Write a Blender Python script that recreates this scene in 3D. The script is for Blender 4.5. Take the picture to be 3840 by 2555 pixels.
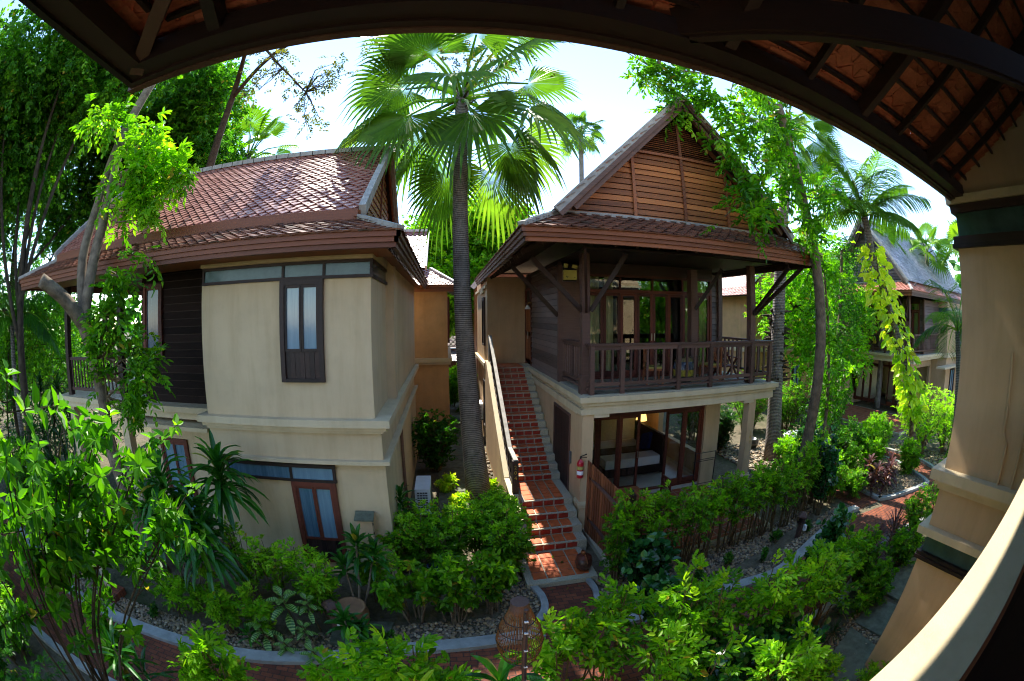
import bpy, math, random
import numpy as np
from mathutils import Vector, Matrix
from math import sin, cos, pi, radians, sqrt
for o in list(bpy.data.objects): bpy.data.objects.remove(o)
SC = bpy.context.scene; COL = SC.collection
rnd = random.Random(7); NR = np.random.default_rng(7)
# ------------------------------------------------------------------ camera (full-frame fisheye)
cam = bpy.data.cameras.new('camera'); camo = bpy.data.objects.new('camera', cam); COL.objects.link(camo)
cam.type = 'PANO'; cam.clip_start = 0.03; cam.clip_end = 2000
cam.sensor_width = 36.0; cam.sensor_fit = 'HORIZONTAL'
cam.panorama_type = 'FISHEYE_EQUISOLID'
cam.fisheye_lens = 1615.0/3840*36.0
cam.fisheye_fov = radians(220)
CAMR = (Matrix.Rotation(radians(-8.91), 4, 'Z') @ Matrix.Rotation(radians(-3.28), 4, 'X')
        @ Matrix.Rotation(radians(90), 4, 'X') @ Matrix.Rotation(radians(-0.31), 4, 'Z'))
camo.matrix_world = Matrix.Translation((0, 0, 5.0)) @ CAMR
SC.camera = camo
# ------------------------------------------------------------------ sky, sun, exposure
SUNV = Vector((-0.15, 1.0, 1.33)).normalized()
w = bpy.data.worlds.new('World'); SC.world = w; w.use_nodes = True
nt = w.node_tree; nt.nodes.clear()
sky = nt.nodes.new('ShaderNodeTexSky'); sky.sky_type = 'NISHITA'; sky.sun_disc = False
sky.sun_elevation = math.asin(SUNV.z); sky.sun_rotation = math.atan2(SUNV.x, SUNV.y)
sky.air_density = 1.0; sky.dust_density = 0.0; sky.ozone_density = 1.8
bg = nt.nodes.new('ShaderNodeBackground'); bg.inputs[1].default_value = 0.15
wo = nt.nodes.new('ShaderNodeOutputWorld')
nt.links.new(sky.outputs[0], bg.inputs[0]); nt.links.new(bg.outputs[0], wo.inputs[0])
sl = bpy.data.lights.new('sun', 'SUN'); sl.energy = 3.7; sl.angle = radians(0.55); sl.color = (1.0, .95, .84)
so = bpy.data.objects.new('sun', sl); COL.objects.link(so); so.location = (0, 0, 40)
so.rotation_euler = SUNV.to_track_quat('Z', 'Y').to_euler()
SC.view_settings.view_transform = 'Standard'; SC.view_settings.look = 'None'
SC.view_settings.exposure = 1.85; SC.view_settings.gamma = 1.0
SC.cycles.max_bounces = 9; SC.cycles.diffuse_bounces = 5; SC.cycles.transmission_bounces = 5
SC.cycles.transparent_max_bounces = 10; SC.cycles.use_denoising = True; SC.cycles.denoising_prefilter = 'FAST'; SC.cycles.filter_width = 1.1; SC.cycles.sample_clamp_indirect = 6.0
SC.cycles.caustics_reflective = False; SC.cycles.caustics_refractive = False

# ------------------------------------------------------------------ materials
def newmat(name):
    m = bpy.data.materials.new(name); m.use_nodes = True
    n = m.node_tree; n.nodes.clear(); out = n.nodes.new('ShaderNodeOutputMaterial')
    return m, n, out
def node(n, t, **k):
    x = n.nodes.new(t)
    for a, b in k.items(): setattr(x, a, b)
    return x
def lin(c):
    return tuple(c) + (1,)
def noise_fac(n, scale, detail=4, rough=.6, co='Object', sx=(1, 1, 1)):
    tc = node(n, 'ShaderNodeTexCoord'); mp = node(n, 'ShaderNodeMapping'); mp.inputs['Scale'].default_value = sx
    no = node(n, 'ShaderNodeTexNoise'); no.inputs['Scale'].default_value = scale
    no.inputs['Detail'].default_value = detail; no.inputs['Roughness'].default_value = rough
    n.links.new(tc.outputs[co], mp.inputs[0]); n.links.new(mp.outputs[0], no.inputs[0])
    return no.outputs[0]
def ramp(n, fac, stops):
    r = node(n, 'ShaderNodeValToRGB'); n.links.new(fac, r.inputs[0])
    e = r.color_ramp.elements
    e[0].position, e[0].color = stops[0][0], lin(stops[0][1]); e[1].position, e[1].color = stops[-1][0], lin(stops[-1][1])
    for p, c in stops[1:-1]:
        k = e.new(p); k.color = lin(c)
    return r.outputs[0]
def mixc(n, f, a, b, mode='MIX'):
    m = node(n, 'ShaderNodeMix', data_type='RGBA', blend_type=mode)
    if isinstance(f, float): m.inputs[0].default_value = f
    else: n.links.new(f, m.inputs[0])
    for s, v in ((6, a), (7, b)):
        if isinstance(v, tuple): m.inputs[s].default_value = lin(v[:3])
        else: n.links.new(v, m.inputs[s])
    return m.outputs[2]
def attr(n, name='v'):
    a = node(n, 'ShaderNodeAttribute'); a.attribute_name = name; return a.outputs['Fac']
def bump(n, h, strength=.3, dist=.01):
    b = node(n, 'ShaderNodeBump'); b.inputs['Strength'].default_value = strength; b.inputs['Distance'].default_value = dist
    n.links.new(h, b.inputs['Height']); return b.outputs[0]
def bsdf(n, out, col, rough=.6, spec=.5, metal=0., nrm=None):
    p = node(n, 'ShaderNodeBsdfPrincipled')
    if isinstance(col, tuple): p.inputs['Base Color'].default_value = lin(col)
    else: n.links.new(col, p.inputs['Base Color'])
    if isinstance(rough, (float, int)): p.inputs['Roughness'].default_value = rough
    else: n.links.new(rough, p.inputs['Roughness'])
    p.inputs['Specular IOR Level'].default_value = spec; p.inputs['Metallic'].default_value = metal
    if nrm is not None: n.links.new(nrm, p.inputs['Normal'])
    if out is not None: n.links.new(p.outputs[0], out.inputs[0])
    return p
def mat_plaster(name, c, vary=.14, stain=.0):
    m, n, o = newmat(name)
    f = noise_fac(n, 1.3, 5, .65); d = tuple(x*(1-vary*1.6) for x in c); l = tuple(min(1, x*(1+vary)) for x in c)
    col = ramp(n, f, [(.25, d), (.5, c), (.8, l)])
    g = noise_fac(n, 3.2, 5, .7, sx=(1, 1, .12)); st = ramp(n, g, [(.45, (1, 1, 1)), (.60, (.80, .77, .70)), (.82, (.56, .52, .42))])
    col = mixc(n, .38 if stain == 0 else stain, col, mixc(n, 1., col, st, 'MULTIPLY'))
    fine = noise_fac(n, 160, 3, .7)
    bsdf(n, o, col, .72, .25, nrm=bump(n, fine, .35, .004)); return m
def mat_wood(name, c1, c2, rough=.55, streak=(1, 1, 14), spec=.35, sc=2.2):
    m, n, o = newmat(name)
    f = noise_fac(n, sc, 6, .7, sx=streak); v = attr(n)
    mx = node(n, 'ShaderNodeMath', operation='MULTIPLY_ADD'); n.links.new(f, mx.inputs[0]); mx.inputs[1].default_value = .62
    vv = node(n, 'ShaderNodeMath', operation='MULTIPLY'); n.links.new(v, vv.inputs[0]); vv.inputs[1].default_value = .45
    n.links.new(vv.outputs[0], mx.inputs[2])
    mid = tuple((a+b)/2 for a, b in zip(c1, c2))
    col = ramp(n, mx.outputs[0], [(.25, c1), (.5, mid), (.8, c2)])
    bsdf(n, o, col, rough, spec, nrm=bump(n, f, .4, .006)); return m
def mat_simple(name, c, rough=.5, spec=.5, metal=0., vary=.1, sc=4., bmp=0.):
    m, n, o = newmat(name); f = noise_fac(n, sc, 5, .6)
    col = ramp(n, f, [(.3, tuple(x*(1-vary) for x in c)), (.75, tuple(min(1, x*(1+vary)) for x in c))])
    bsdf(n, o, col, rough, spec, metal, nrm=bump(n, noise_fac(n, sc*14, 3), bmp, .005) if bmp else None); return m
def mat_tile(name, cols, rough=.38, spec=.55, moss=.35):
    m, n, o = newmat(name); v = attr(n)
    col = ramp(n, v, [(i/(len(cols)-1), c) for i, c in enumerate(cols)])
    g = noise_fac(n, 2.3, 6, .75); mm = ramp(n, g, [(.52, (0, 0, 0)), (.74, (moss, moss, moss))])
    col = mixc(n, mm, col, (.035, .032, .022))
    fine = noise_fac(n, 30, 5, .7); col = mixc(n, .5, col, mixc(n, 1., col, ramp(n, fine, [(.3, (.55, .5, .5)), (.7, (1.2, 1.2, 1.2))]), 'MULTIPLY'))
    bsdf(n, o, col, rough, spec, nrm=bump(n, fine, .25, .004)); return m
def mat_leaf(name, dark, mid, light, trans=.42, rough=.38, spec=.5, tr_mul=1.0, vein=None):
    m, n, o = newmat(name); v = attr(n)
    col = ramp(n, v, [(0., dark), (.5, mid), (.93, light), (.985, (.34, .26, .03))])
    f = noise_fac(n, 1.6, 3, .6); col = mixc(n, 1., col, ramp(n, f, [(.3, (.72, .72, .72)), (.7, (1.2, 1.2, 1.2))]), 'MULTIPLY')
    if vein:
        tv = attr(n, 'vein'); col = mixc(n, tv, col, vein)
    p = bsdf(n, None, col, rough, spec)
    t = node(n, 'ShaderNodeBsdfTranslucent'); tc = mixc(n, 1., col, (1.9*tr_mul, 2.1*tr_mul, .75*tr_mul), 'MULTIPLY')
    n.links.new(tc, t.inputs[0])
    mx = node(n, 'ShaderNodeMixShader'); mx.inputs[0].default_value = trans
    n.links.new(p.outputs[0], mx.inputs[1]); n.links.new(t.outputs[0], mx.inputs[2]); n.links.new(mx.outputs[0], o.inputs[0])
    return m
def mat_glass(name, tint=(.75, .85, .85), refl=.9, dens=.25):
    m, n, o = newmat(name)
    tr = node(n, 'ShaderNodeBsdfTransparent'); tr.inputs[0].default_value = lin(tint)
    gl = node(n, 'ShaderNodeBsdfGlossy'); gl.inputs['Roughness'].default_value = .02; gl.inputs[0].default_value = (.9, .95, 1, 1)
    lw = node(n, 'ShaderNodeFresnel'); lw.inputs[0].default_value = 1.5
    a = node(n, 'ShaderNodeMath', operation='MULTIPLY_ADD', use_clamp=True); n.links.new(lw.outputs[0], a.inputs[0]); a.inputs[1].default_value = refl; a.inputs[2].default_value = dens*.3
    mx = node(n, 'ShaderNodeMixShader'); n.links.new(a.outputs[0], mx.inputs[0]); n.links.new(tr.outputs[0], mx.inputs[1]); n.links.new(gl.outputs[0], mx.inputs[2])
    n.links.new(mx.outputs[0], o.inputs[0]); return m
def mat_brick(name, c1, c2, mortar, sx=5.0, sy=5.0, bw=1.0, rh=.5, ms=.03, rough=.75, offs=.5):
    m, n, o = newmat(name)
    tc = node(n, 'ShaderNodeTexCoord'); mp = node(n, 'ShaderNodeMapping'); mp.inputs['Scale'].default_value = (sx, sy, 1)
    wob = node(n, 'ShaderNodeTexNoise'); wob.inputs['Scale'].default_value = 1.1
    n.links.new(tc.outputs['Object'], wob.inputs[0])
    wm = mixc(n, .018 if rh < .9 else .0, tc.outputs['Object'], wob.outputs[1]); n.links.new(wm, mp.inputs[0])
    b = node(n, 'ShaderNodeTexBrick'); b.offset = offs; b.inputs['Color1'].default_value = lin(c1); b.inputs['Color2'].default_value = lin(c2)
    b.inputs['Mortar'].default_value = lin(mortar); b.inputs['Scale'].default_value = 1.0; b.inputs['Mortar Size'].default_value = ms
    b.inputs['Brick Width'].default_value = bw; b.inputs['Row Height'].default_value = rh; b.inputs['Bias'].default_value = -.1
    n.links.new(mp.outputs[0], b.inputs[0])
    g = noise_fac(n, 2.0, 6, .7); col = mixc(n, 1., b.outputs[0], ramp(n, g, [(.3, (.6, .6, .58)), (.7, (1.15, 1.12, 1.1))]), 'MULTIPLY')
    g2 = noise_fac(n, 45, 4, .7); col = mixc(n, .6, col, mixc(n, 1., col, ramp(n, g2, [(.3, (.6, .6, .6)), (.7, (1.25, 1.2, 1.2))]), 'MULTIPLY'))
    inv = node(n, 'ShaderNodeMath', operation='SUBTRACT'); inv.inputs[0].default_value = 1.; n.links.new(b.outputs[1], inv.inputs[1])
    bsdf(n, o, col, rough, .3, nrm=bump(n, inv.outputs[0], .6, .008)); return m

M = {}
M['plaster'] = mat_plaster('tan_plaster', (.53, .365, .215), .08)
M['plaster_trim'] = mat_plaster('trim_plaster', (.58, .475, .31), .07)
M['plaster_orange'] = mat_plaster('orange_plaster', (.52, .30, .14))
M['plaster_l'] = mat_plaster('pale_tan_plaster', (.56, .43, .265), .07)
M['plaster_cream'] = mat_plaster('cream_plaster', (.49, .41, .265), .06)
M['dark_wood'] = mat_wood('dark_wood', (.012, .007, .006), (.045, .022, .017))
M['rail_wood'] = mat_wood('rail_wood', (.045, .022, .018), (.14, .075, .058), sc=3)
M['siding_wood'] = mat_wood('siding_wood', (.045, .033, .03), (.19, .14, .125), streak=(1, 1, 10), rough=.5)
M['siding_dark'] = mat_wood('dark_siding_wood', (.010, .006, .005), (.032, .018, .014), streak=(1, 1, 10), rough=.75, spec=.12)
M['fascia'] = mat_wood('fascia_wood', (.10, .030, .012), (.34, .11, .04), streak=(.5, 6, 12), sc=1.5)
M['fascia_deep'] = mat_wood('deep_fascia_wood', (.06, .018, .008), (.21, .065, .028), streak=(.5, 6, 12), sc=1.5)
M['fascia_dark'] = mat_wood('weathered_fascia_wood', (.05, .025, .018), (.20, .10, .065), streak=(1, 1, 12))
M['gable_wood'] = mat_wood('gable_wood', (.10, .03, .010), (.50, .17, .045), streak=(.4, 1, 9), sc=1.3)
M['red_wood'] = mat_wood('red_wood', (.05, .012, .008), (.16, .04, .022))
M['teak'] = mat_wood('teak_wood', (.16, .045, .015), (.42, .15, .055), sc=3)
M['fence_wood'] = mat_wood('fence_wood', (.13, .04, .018), (.32, .11, .045), streak=(9, 9, .5))
M['barge'] = mat_simple('barge_grey', (.34, .31, .27), .7, .3, vary=.3, sc=6, bmp=.3)
M['barge_white'] = mat_simple('barge_white', (.62, .60, .56), .6, .3, vary=.2, sc=6, bmp=.2)
M['tile'] = mat_tile('roof_tile_red', [(.28, .085, .055), (.35, .125, .085), (.39, .16, .115), (.33, .115, .08), (.42, .19, .14)], rough=.40, spec=1.0, moss=.12)
M['tile_old'] = mat_tile('roof_tile_weathered', [(.08, .045, .03), (.16, .065, .04), (.24, .09, .05), (.12, .05, .035), (.28, .10, .05)], moss=.7)
M['tile_purple'] = mat_tile('roof_tile_purple', [(.10, .05, .05), (.15, .075, .07), (.19, .09, .08)], moss=.3)
M['tile_under'] = mat_tile('roof_tile_underside', [(.36, .11, .06), (.46, .15, .085), (.56, .20, .12)], rough=.8, spec=.1, moss=.1)
M['glass'] = mat_glass('window_glass', (.9, .94, .92), .8, .1)
M['glass_dark'] = mat_glass('tinted_glass', (.82, .86, .8), .8, .12)
M['blue_pane'] = mat_wood('blue_curtained_pane', (.05, .11, .17), (.19, .30, .38), rough=.10, streak=(7, 7, .4), spec=.5, sc=2.5)  # reflected sky blue and curtain fold shading are put into the pane colour
M['green_pane'] = mat_simple('green_transom_pane', (.05, .095, .09), .16, .3, vary=.5, sc=1.8)
M['terra'] = mat_simple('terracotta_tile', (.55, .12, .035), .42, .4, vary=.28, sc=7, bmp=.1)
M['terra_dark'] = mat_simple('terracotta_riser', (.30, .035, .02), .3, .5, vary=.25, sc=7)
M['grout'] = mat_simple('pebbled_grout', (.42, .38, .28), .85, .2, vary=.3, sc=60, bmp=.5)
M['concrete'] = mat_simple('kerb_concrete', (.30, .31, .30), .85, .2, vary=.25, sc=5, bmp=.4)
M['stone'] = mat_simple('stone_slab', (.12, .13, .09), .85, .25, vary=.4, sc=7, bmp=.7)
M['floor_light'] = mat_simple('pale_floor', (.45, .42, .36), .35, .4, vary=.1)
M['porch_floor'] = mat_simple('porch_screed', (.36, .33, .25), .7, .3, vary=.15)
M['white_paint'] = mat_simple('white_paint', (.72, .74, .76), .4, .5, vary=.06)
M['ac_grille'] = mat_simple('grille_dark', (.06, .07, .08), .5)
M['metal'] = mat_simple('dark_metal', (.03, .028, .03), .4, .5, .6)
M['steel'] = mat_simple('steel', (.5, .5, .5), .3, .5, 1.)
M['gold'] = mat_simple('gold_paint', (.55, .36, .06), .35, .5, .4)
M['red_paint'] = mat_simple('red_paint', (.42, .006, .02), .3, .6)
M['yellow_box'] = mat_simple('yellow_plastic', (.52, .44, .10), .5, .4)
M['curtain'] = mat_wood('curtain_cloth', (.45, .40, .22), (.80, .74, .48), streak=(22, 3, .1), rough=.8, spec=.1)
M['curtain_blue'] = mat_wood('sheer_curtain', (.22, .27, .30), (.45, .50, .52), streak=(22, 3, .1), rough=.8, spec=.1)
M['cushion'] = mat_simple('yellow_cushion', (.38, .34, .10), .85, .1)
M['cushion_blue'] = mat_simple('blue_cushion', (.02, .035, .16), .8, .2, vary=.3, sc=9)
M['sheet'] = mat_simple('bed_sheet', (.80, .82, .88), .8, .2, vary=.05)
M['inner_wall'] = mat_simple('room_wall', (.6, .5, .3), .8, .2)
M['ceramic_blue'] = mat_simple('glazed_blue', (.04, .055, .10), .2, .6, vary=.5, sc=12)
M['ceramic_yellow'] = mat_simple('glazed_yellow', (.36, .30, .04), .3, .6, vary=.4, sc=14)
M['ceramic_dark'] = mat_simple('glazed_dark', (.02, .022, .018), .3, .6)
M['ceramic_pale'] = mat_simple('glazed_pale', (.22, .20, .10), .35, .6)
M['clay'] = mat_simple('clay_pot', (.30, .16, .08), .7, .3, vary=.2)
M['jar'] = mat_simple('brown_jar', (.09, .035, .022), .35, .5, vary=.4)
M['bamboo'] = mat_simple('bamboo_strip', (.16, .06, .018), .35, .5, vary=.4, sc=12)
M['cable'] = mat_simple('cable_black', (.015, .016, .03), .4)
M['soil'] = mat_simple('soil_dark', (.075, .058, .042), .95, .1, vary=.45, sc=3, bmp=.8)
M['brick'] = mat_brick('brick_paving', (.26, .075, .035), (.13, .040, .024), (.05, .035, .028), 5, 5, 1.0, .5, .035)
M['terrace'] = mat_brick('terrace_tiles', (.36, .09, .035), (.28, .07, .03), (.34, .27, .19), 3.3, 3.3, 1., 1., .05, offs=0.)
M['bark'] = mat_simple('grey_bark', (.17, .13, .09), .85, .2, vary=.5, sc=6, bmp=1.)
M['bark_dark'] = mat_simple('dark_bark', (.055, .042, .028), .9, .15, vary=.5, sc=6, bmp=1.)
M['twig'] = mat_simple('brown_twig', (.12, .085, .045), .8, .2, vary=.3, sc=8)
def mat_palm_bark():
    m, n, o = newmat('ringed_palm_bark')
    tc = node(n, 'ShaderNodeTexCoord'); wv = node(n, 'ShaderNodeTexWave', bands_direction='Z'); wv.inputs['Scale'].default_value = 6.2
    wv.inputs['Distortion'].default_value = 2.2; wv.inputs['Detail'].default_value = 3; n.links.new(tc.outputs['Object'], wv.inputs[0])
    f = noise_fac(n, 3.5, 6, .75)
    col = ramp(n, wv.outputs[1], [(.08, (.07, .062, .058)), (.3, (.20, .18, .17)), (.9, (.32, .29, .27))])
    col = mixc(n, 1., col, ramp(n, f, [(.32, (.5, .47, .44)), (.7, (1.2, 1.15, 1.12))]), 'MULTIPLY')
    ml = node(n, 'ShaderNodeMath', operation='ADD'); n.links.new(wv.outputs[1], ml.inputs[0]); n.links.new(f, ml.inputs[1])
    bsdf(n, o, col, .85, .2, nrm=bump(n, ml.outputs[0], .6, .015)); return m
M['palm_bark'] = mat_palm_bark()
def mat_pebble():
    m, n, o = newmat('river_pebbles'); v = attr(n)
    col = ramp(n, v, [(0., (.07, .06, .05)), (.3, (.22, .17, .11)), (.55, (.34, .22, .11)), (.8, (.16, .12, .085)), (1., (.46, .37, .24))])
    bsdf(n, o, col, .55, .4); return m
M['pebble'] = mat_pebble()
# leaves
M['lf_hedge'] = mat_leaf('leaf_hedge', (.030, .12, .004), (.10, .28, .006), (.26, .48, .012), .45, .42, .3)
M['lf_bright'] = mat_leaf('leaf_bright', (.055, .18, .004), (.16, .38, .008), (.36, .56, .02), .48, .42, .3)
M['lf_mid'] = mat_leaf('leaf_mid', (.012, .065, .006), (.035, .145, .008), (.10, .28, .016), .40, .42, .3)
M['lf_tree'] = mat_leaf('leaf_shade_tree', (.018, .085, .005), (.055, .19, .008), (.16, .36, .015), .44, .45, .25)
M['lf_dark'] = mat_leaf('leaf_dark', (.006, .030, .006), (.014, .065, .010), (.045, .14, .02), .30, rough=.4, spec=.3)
M['lf_round'] = mat_leaf('leaf_round', (.008, .050, .014), (.018, .10, .022), (.07, .24, .04), .22, rough=.2, spec=.6)
M['lf_drac'] = mat_leaf('leaf_strap', (.010, .070, .008), (.026, .145, .012), (.09, .30, .014), .35, rough=.32, spec=.45)
M['lf_palm'] = mat_leaf('leaf_fan_palm', (.030, .085, .010), (.075, .165, .016), (.20, .31, .03), .45, rough=.45, spec=.25)
M['lf_palm_y'] = mat_leaf('leaf_fan_palm_bright', (.06, .14, .010), (.13, .27, .014), (.30, .42, .03), .45, rough=.45, spec=.25)
M['lf_pothos'] = mat_leaf('leaf_pothos', (.12, .28, .006), (.36, .54, .012), (.66, .70, .04), .40, rough=.35, spec=.35)
M['lf_red'] = mat_leaf('leaf_red', (.025, .010, .012), (.085, .028, .032), (.22, .085, .085), .3)
M['lf_brown'] = mat_leaf('leaf_bronze', (.03, .045, .008), (.08, .09, .012), (.20, .17, .03), .40)
M['lf_zebra'] = mat_leaf('leaf_zebra', (.012, .075, .010), (.025, .14, .014), (.06, .24, .02), .3, vein=(.45, .58, .16))

# ------------------------------------------------------------------ mesh builder
class MB:
    def __init__(s): s.V = []; s.F = []; s.A = []; s.n = 0; s.X = []
    def blk(s, V, F, a=None, vein=None):
        V = np.asarray(V, float).reshape(-1, 3); F = np.asarray(F, int)
        if F.shape[1] == 3: F = np.hstack([F, -np.ones((len(F), 1), int)])
        G = F.copy(); G[F >= 0] += s.n
        s.V.append(V); s.F.append(G); s.n += len(V)
        if a is None: a = np.full(len(F), rnd.random())
        elif np.isscalar(a): a = np.full(len(F), float(a))
        s.A.append(a)
        s.X.append(np.zeros(len(F)) if vein is None else vein)
    def box(s, x0, y0, z0, x1, y1, z1, a=None):
        v = [(x0, y0, z0), (x1, y0, z0), (x1, y1, z0), (x0, y1, z0), (x0, y0, z1), (x1, y0, z1), (x1, y1, z1), (x0, y1, z1)]
        s.blk(v, [(0, 3, 2, 1), (4, 5, 6, 7), (0, 1, 5, 4), (1, 2, 6, 5), (2, 3, 7, 6), (3, 0, 4, 7)], a)
    def bar(s, p, q, w, h, up=(0, 0, 1), a=None):     # box along p->q, w sideways, h along up
        p = Vector(p); q = Vector(q); d = (q-p).normalized(); u = Vector(up); sd = d.cross(u)
        if sd.length < 1e-4: sd = d.cross(Vector((0, 1, 0)))
        sd.normalize(); u = sd.cross(d).normalized()
        v = []
        for c in (p, q):
            for i, j in ((-1, -1), (1, -1), (1, 1), (-1, 1)): v.append(tuple(c+sd*(w/2*i)+u*(h/2*j)))
        s.blk(v, [(0, 1, 2, 3), (7, 6, 5, 4), (0, 4, 5, 1), (1, 5, 6, 2), (2, 6, 7, 3), (3, 7, 4, 0)], a)
    def prism(s, poly, vec, a=None):                  # closed polygon (3d pts) extruded by vec
        n = len(poly); P = [tuple(p) for p in poly]; vec = Vector(vec)
        Q = [tuple(Vector(p)+vec) for p in P]; F = []
        for i in range(n): F.append((i, (i+1) % n, n+(i+1) % n, n+i))
        for i in range(1, n-1): F.append((0, i+1, i, -1)); F.append((n, n+i, n+i+1, -1))
        s.blk(P+Q, F, a)
    def quad(s, a_, b, c, d, a=None): s.blk([a_, b, c, d], [(0, 1, 2, 3)], a)
    def tube(s, pts, rad, k=8, a=None, cap=True):
        P = [Vector(p) for p in pts]; n = len(P)
        if not hasattr(rad, '__len__'): rad = [rad]*n
        V = []; prev = None
        for i in range(n):
            t = (P[min(i+1, n-1)]-P[max(i-1, 0)]).normalized()
            if prev is None:
                u = t.cross(Vector((0, 0, 1))); u = u if u.length > .05 else t.cross(Vector((1, 0, 0)))
            else: u = prev-t*prev.dot(t)
            u.normalize(); prev = u; b = t.cross(u)
            for j in range(k):
                an = 2*pi*j/k; V.append(tuple(P[i]+(u*cos(an)+b*sin(an))*rad[i]))
        F = [(i*k+j, i*k+(j+1) % k, (i+1)*k+(j+1) % k, (i+1)*k+j) for i in range(n-1) for j in range(k)]
        if cap:
            for j in range(1, k-1): F.append((0, j+1, j, -1)); e = (n-1)*k; F.append((e, e+j, e+j+1, -1))
        s.blk(V, F, a)
    def lathe(s, c, prof, k=20, a=None):              # profile (r,z) around vertical axis at c
        V = []; F = []
        for r, z in prof:
            for j in range(k): an = 2*pi*j/k; V.append((c[0]+r*cos(an), c[1]+r*sin(an), c[2]+z))
        for i in range(len(prof)-1):
            for j in range(k): F.append((i*k+j, i*k+(j+1) % k, (i+1)*k+(j+1) % k, (i+1)*k+j))
        s.blk(V, F, a)
    def build(s, name, mat, parent=None, smooth=False, kind=None):
        V = np.vstack(s.V); F = np.vstack(s.F); A = np.concatenate(s.A); X = np.concatenate(s.X)
        org = np.zeros(3)
        q = parent
        while q is not None:
            if 'org' in RO.get(q.name, {}): org = np.array(RO[q.name]['org']); break
            q = q.parent
        V = V-org
        me = bpy.data.meshes.new(name)
        cnt = (F >= 0).sum(1); tot = int(cnt.sum())
        me.vertices.add(len(V)); me.vertices.foreach_set('co', V.ravel())
        me.loops.add(tot); me.loops.foreach_set('vertex_index', F[F >= 0])
        me.polygons.add(len(F)); st = np.concatenate([[0], np.cumsum(cnt)[:-1]])
        me.polygons.foreach_set('loop_start', st.astype(np.int32)); me.polygons.foreach_set('loop_total', cnt.astype(np.int32))
        me.update(calc_edges=True); me.validate()
        if len(me.polygons) == len(A):
            at = me.attributes.new('v', 'FLOAT', 'FACE'); at.data.foreach_set('value', A)
            if X.any(): at = me.attributes.new('vein', 'FLOAT', 'FACE'); at.data.foreach_set('value', X)
        me.polygons.foreach_set('use_smooth', np.full(len(me.polygons), bool(smooth)))
        me.materials.append(mat)
        o = bpy.data.objects.new(name, me); COL.objects.link(o); o.parent = parent
        if kind: o['kind'] = kind
        return o
RO = {}
def thing(name, label, cat, loc=(0, 0, 0), group=None):
    o = bpy.data.objects.new(name, None); COL.objects.link(o); o.location = loc; o.empty_display_size = .2
    o['label'] = label; o['category'] = cat
    if group: o['group'] = group
    RO[o.name] = {'org': tuple(loc)}
    return o
def single(mb, name, mat, label, cat, loc=(0, 0, 0), group=None, smooth=False):
    V = [v-np.array(loc, float) for v in mb.V]; mb.V = V
    o = mb.build(name, mat, None, smooth); o.location = loc; o['label'] = label; o['category'] = cat
    if group: o['group'] = group
    return o
def copy_tree(o, parent=None, loc=None, rz=None, sc=None, label=None, group=None):
    c = o.copy(); COL.objects.link(c); c.parent = parent
    if loc is not None: c.location = loc
    if rz is not None: c.rotation_euler = (0, 0, rz)
    if sc is not None: c.scale = (sc, sc, sc)
    if label: c['label'] = label
    if group: c['group'] = group
    for ch in list(o.children): copy_tree(ch, c)
    return c
def part(name, mat, parent, f, smooth=False):
    mb = MB(); f(mb); return mb.build(name, mat, parent, smooth)
def eachbox(name, mat, parent, *boxes):
    for b in boxes: boxpart(name, mat, parent, b)
def eachbar(name, mat, parent, *bars):
    for b in bars:
        mb = MB(); mb.bar(*b); mb.build(name, mat, parent)
def boxpart(name, mat, parent, *boxes):
    mb = MB()
    for b in boxes: mb.box(*b)
    return mb.build(name, mat, parent)
def text(s, size, mat, parent, loc, rot, name='lettering', ext=.002):
    cu = bpy.data.curves.new(name, 'FONT'); cu.body = s; cu.size = size; cu.extrude = ext; cu.align_x = 'CENTER'; cu.align_y = 'CENTER'
    cu.materials.append(mat); o = bpy.data.objects.new(name, cu); COL.objects.link(o); o.parent = parent
    org = Vector(RO[parent.name]['org']) if parent and parent.name in RO else Vector((0, 0, 0))
    q = parent
    while q is not None and q.name not in RO: q = q.parent
    if q is not None: org = Vector(RO[q.name]['org'])
    dg = bpy.context.evaluated_depsgraph_get(); dg.update(); me = bpy.data.meshes.new_from_object(o.evaluated_get(dg)); bpy.data.objects.remove(o)
    o = bpy.data.objects.new(name, me); COL.objects.link(o); o.parent = parent
    o.location = Vector(loc)-org; o.rotation_euler = rot; return o
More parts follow.
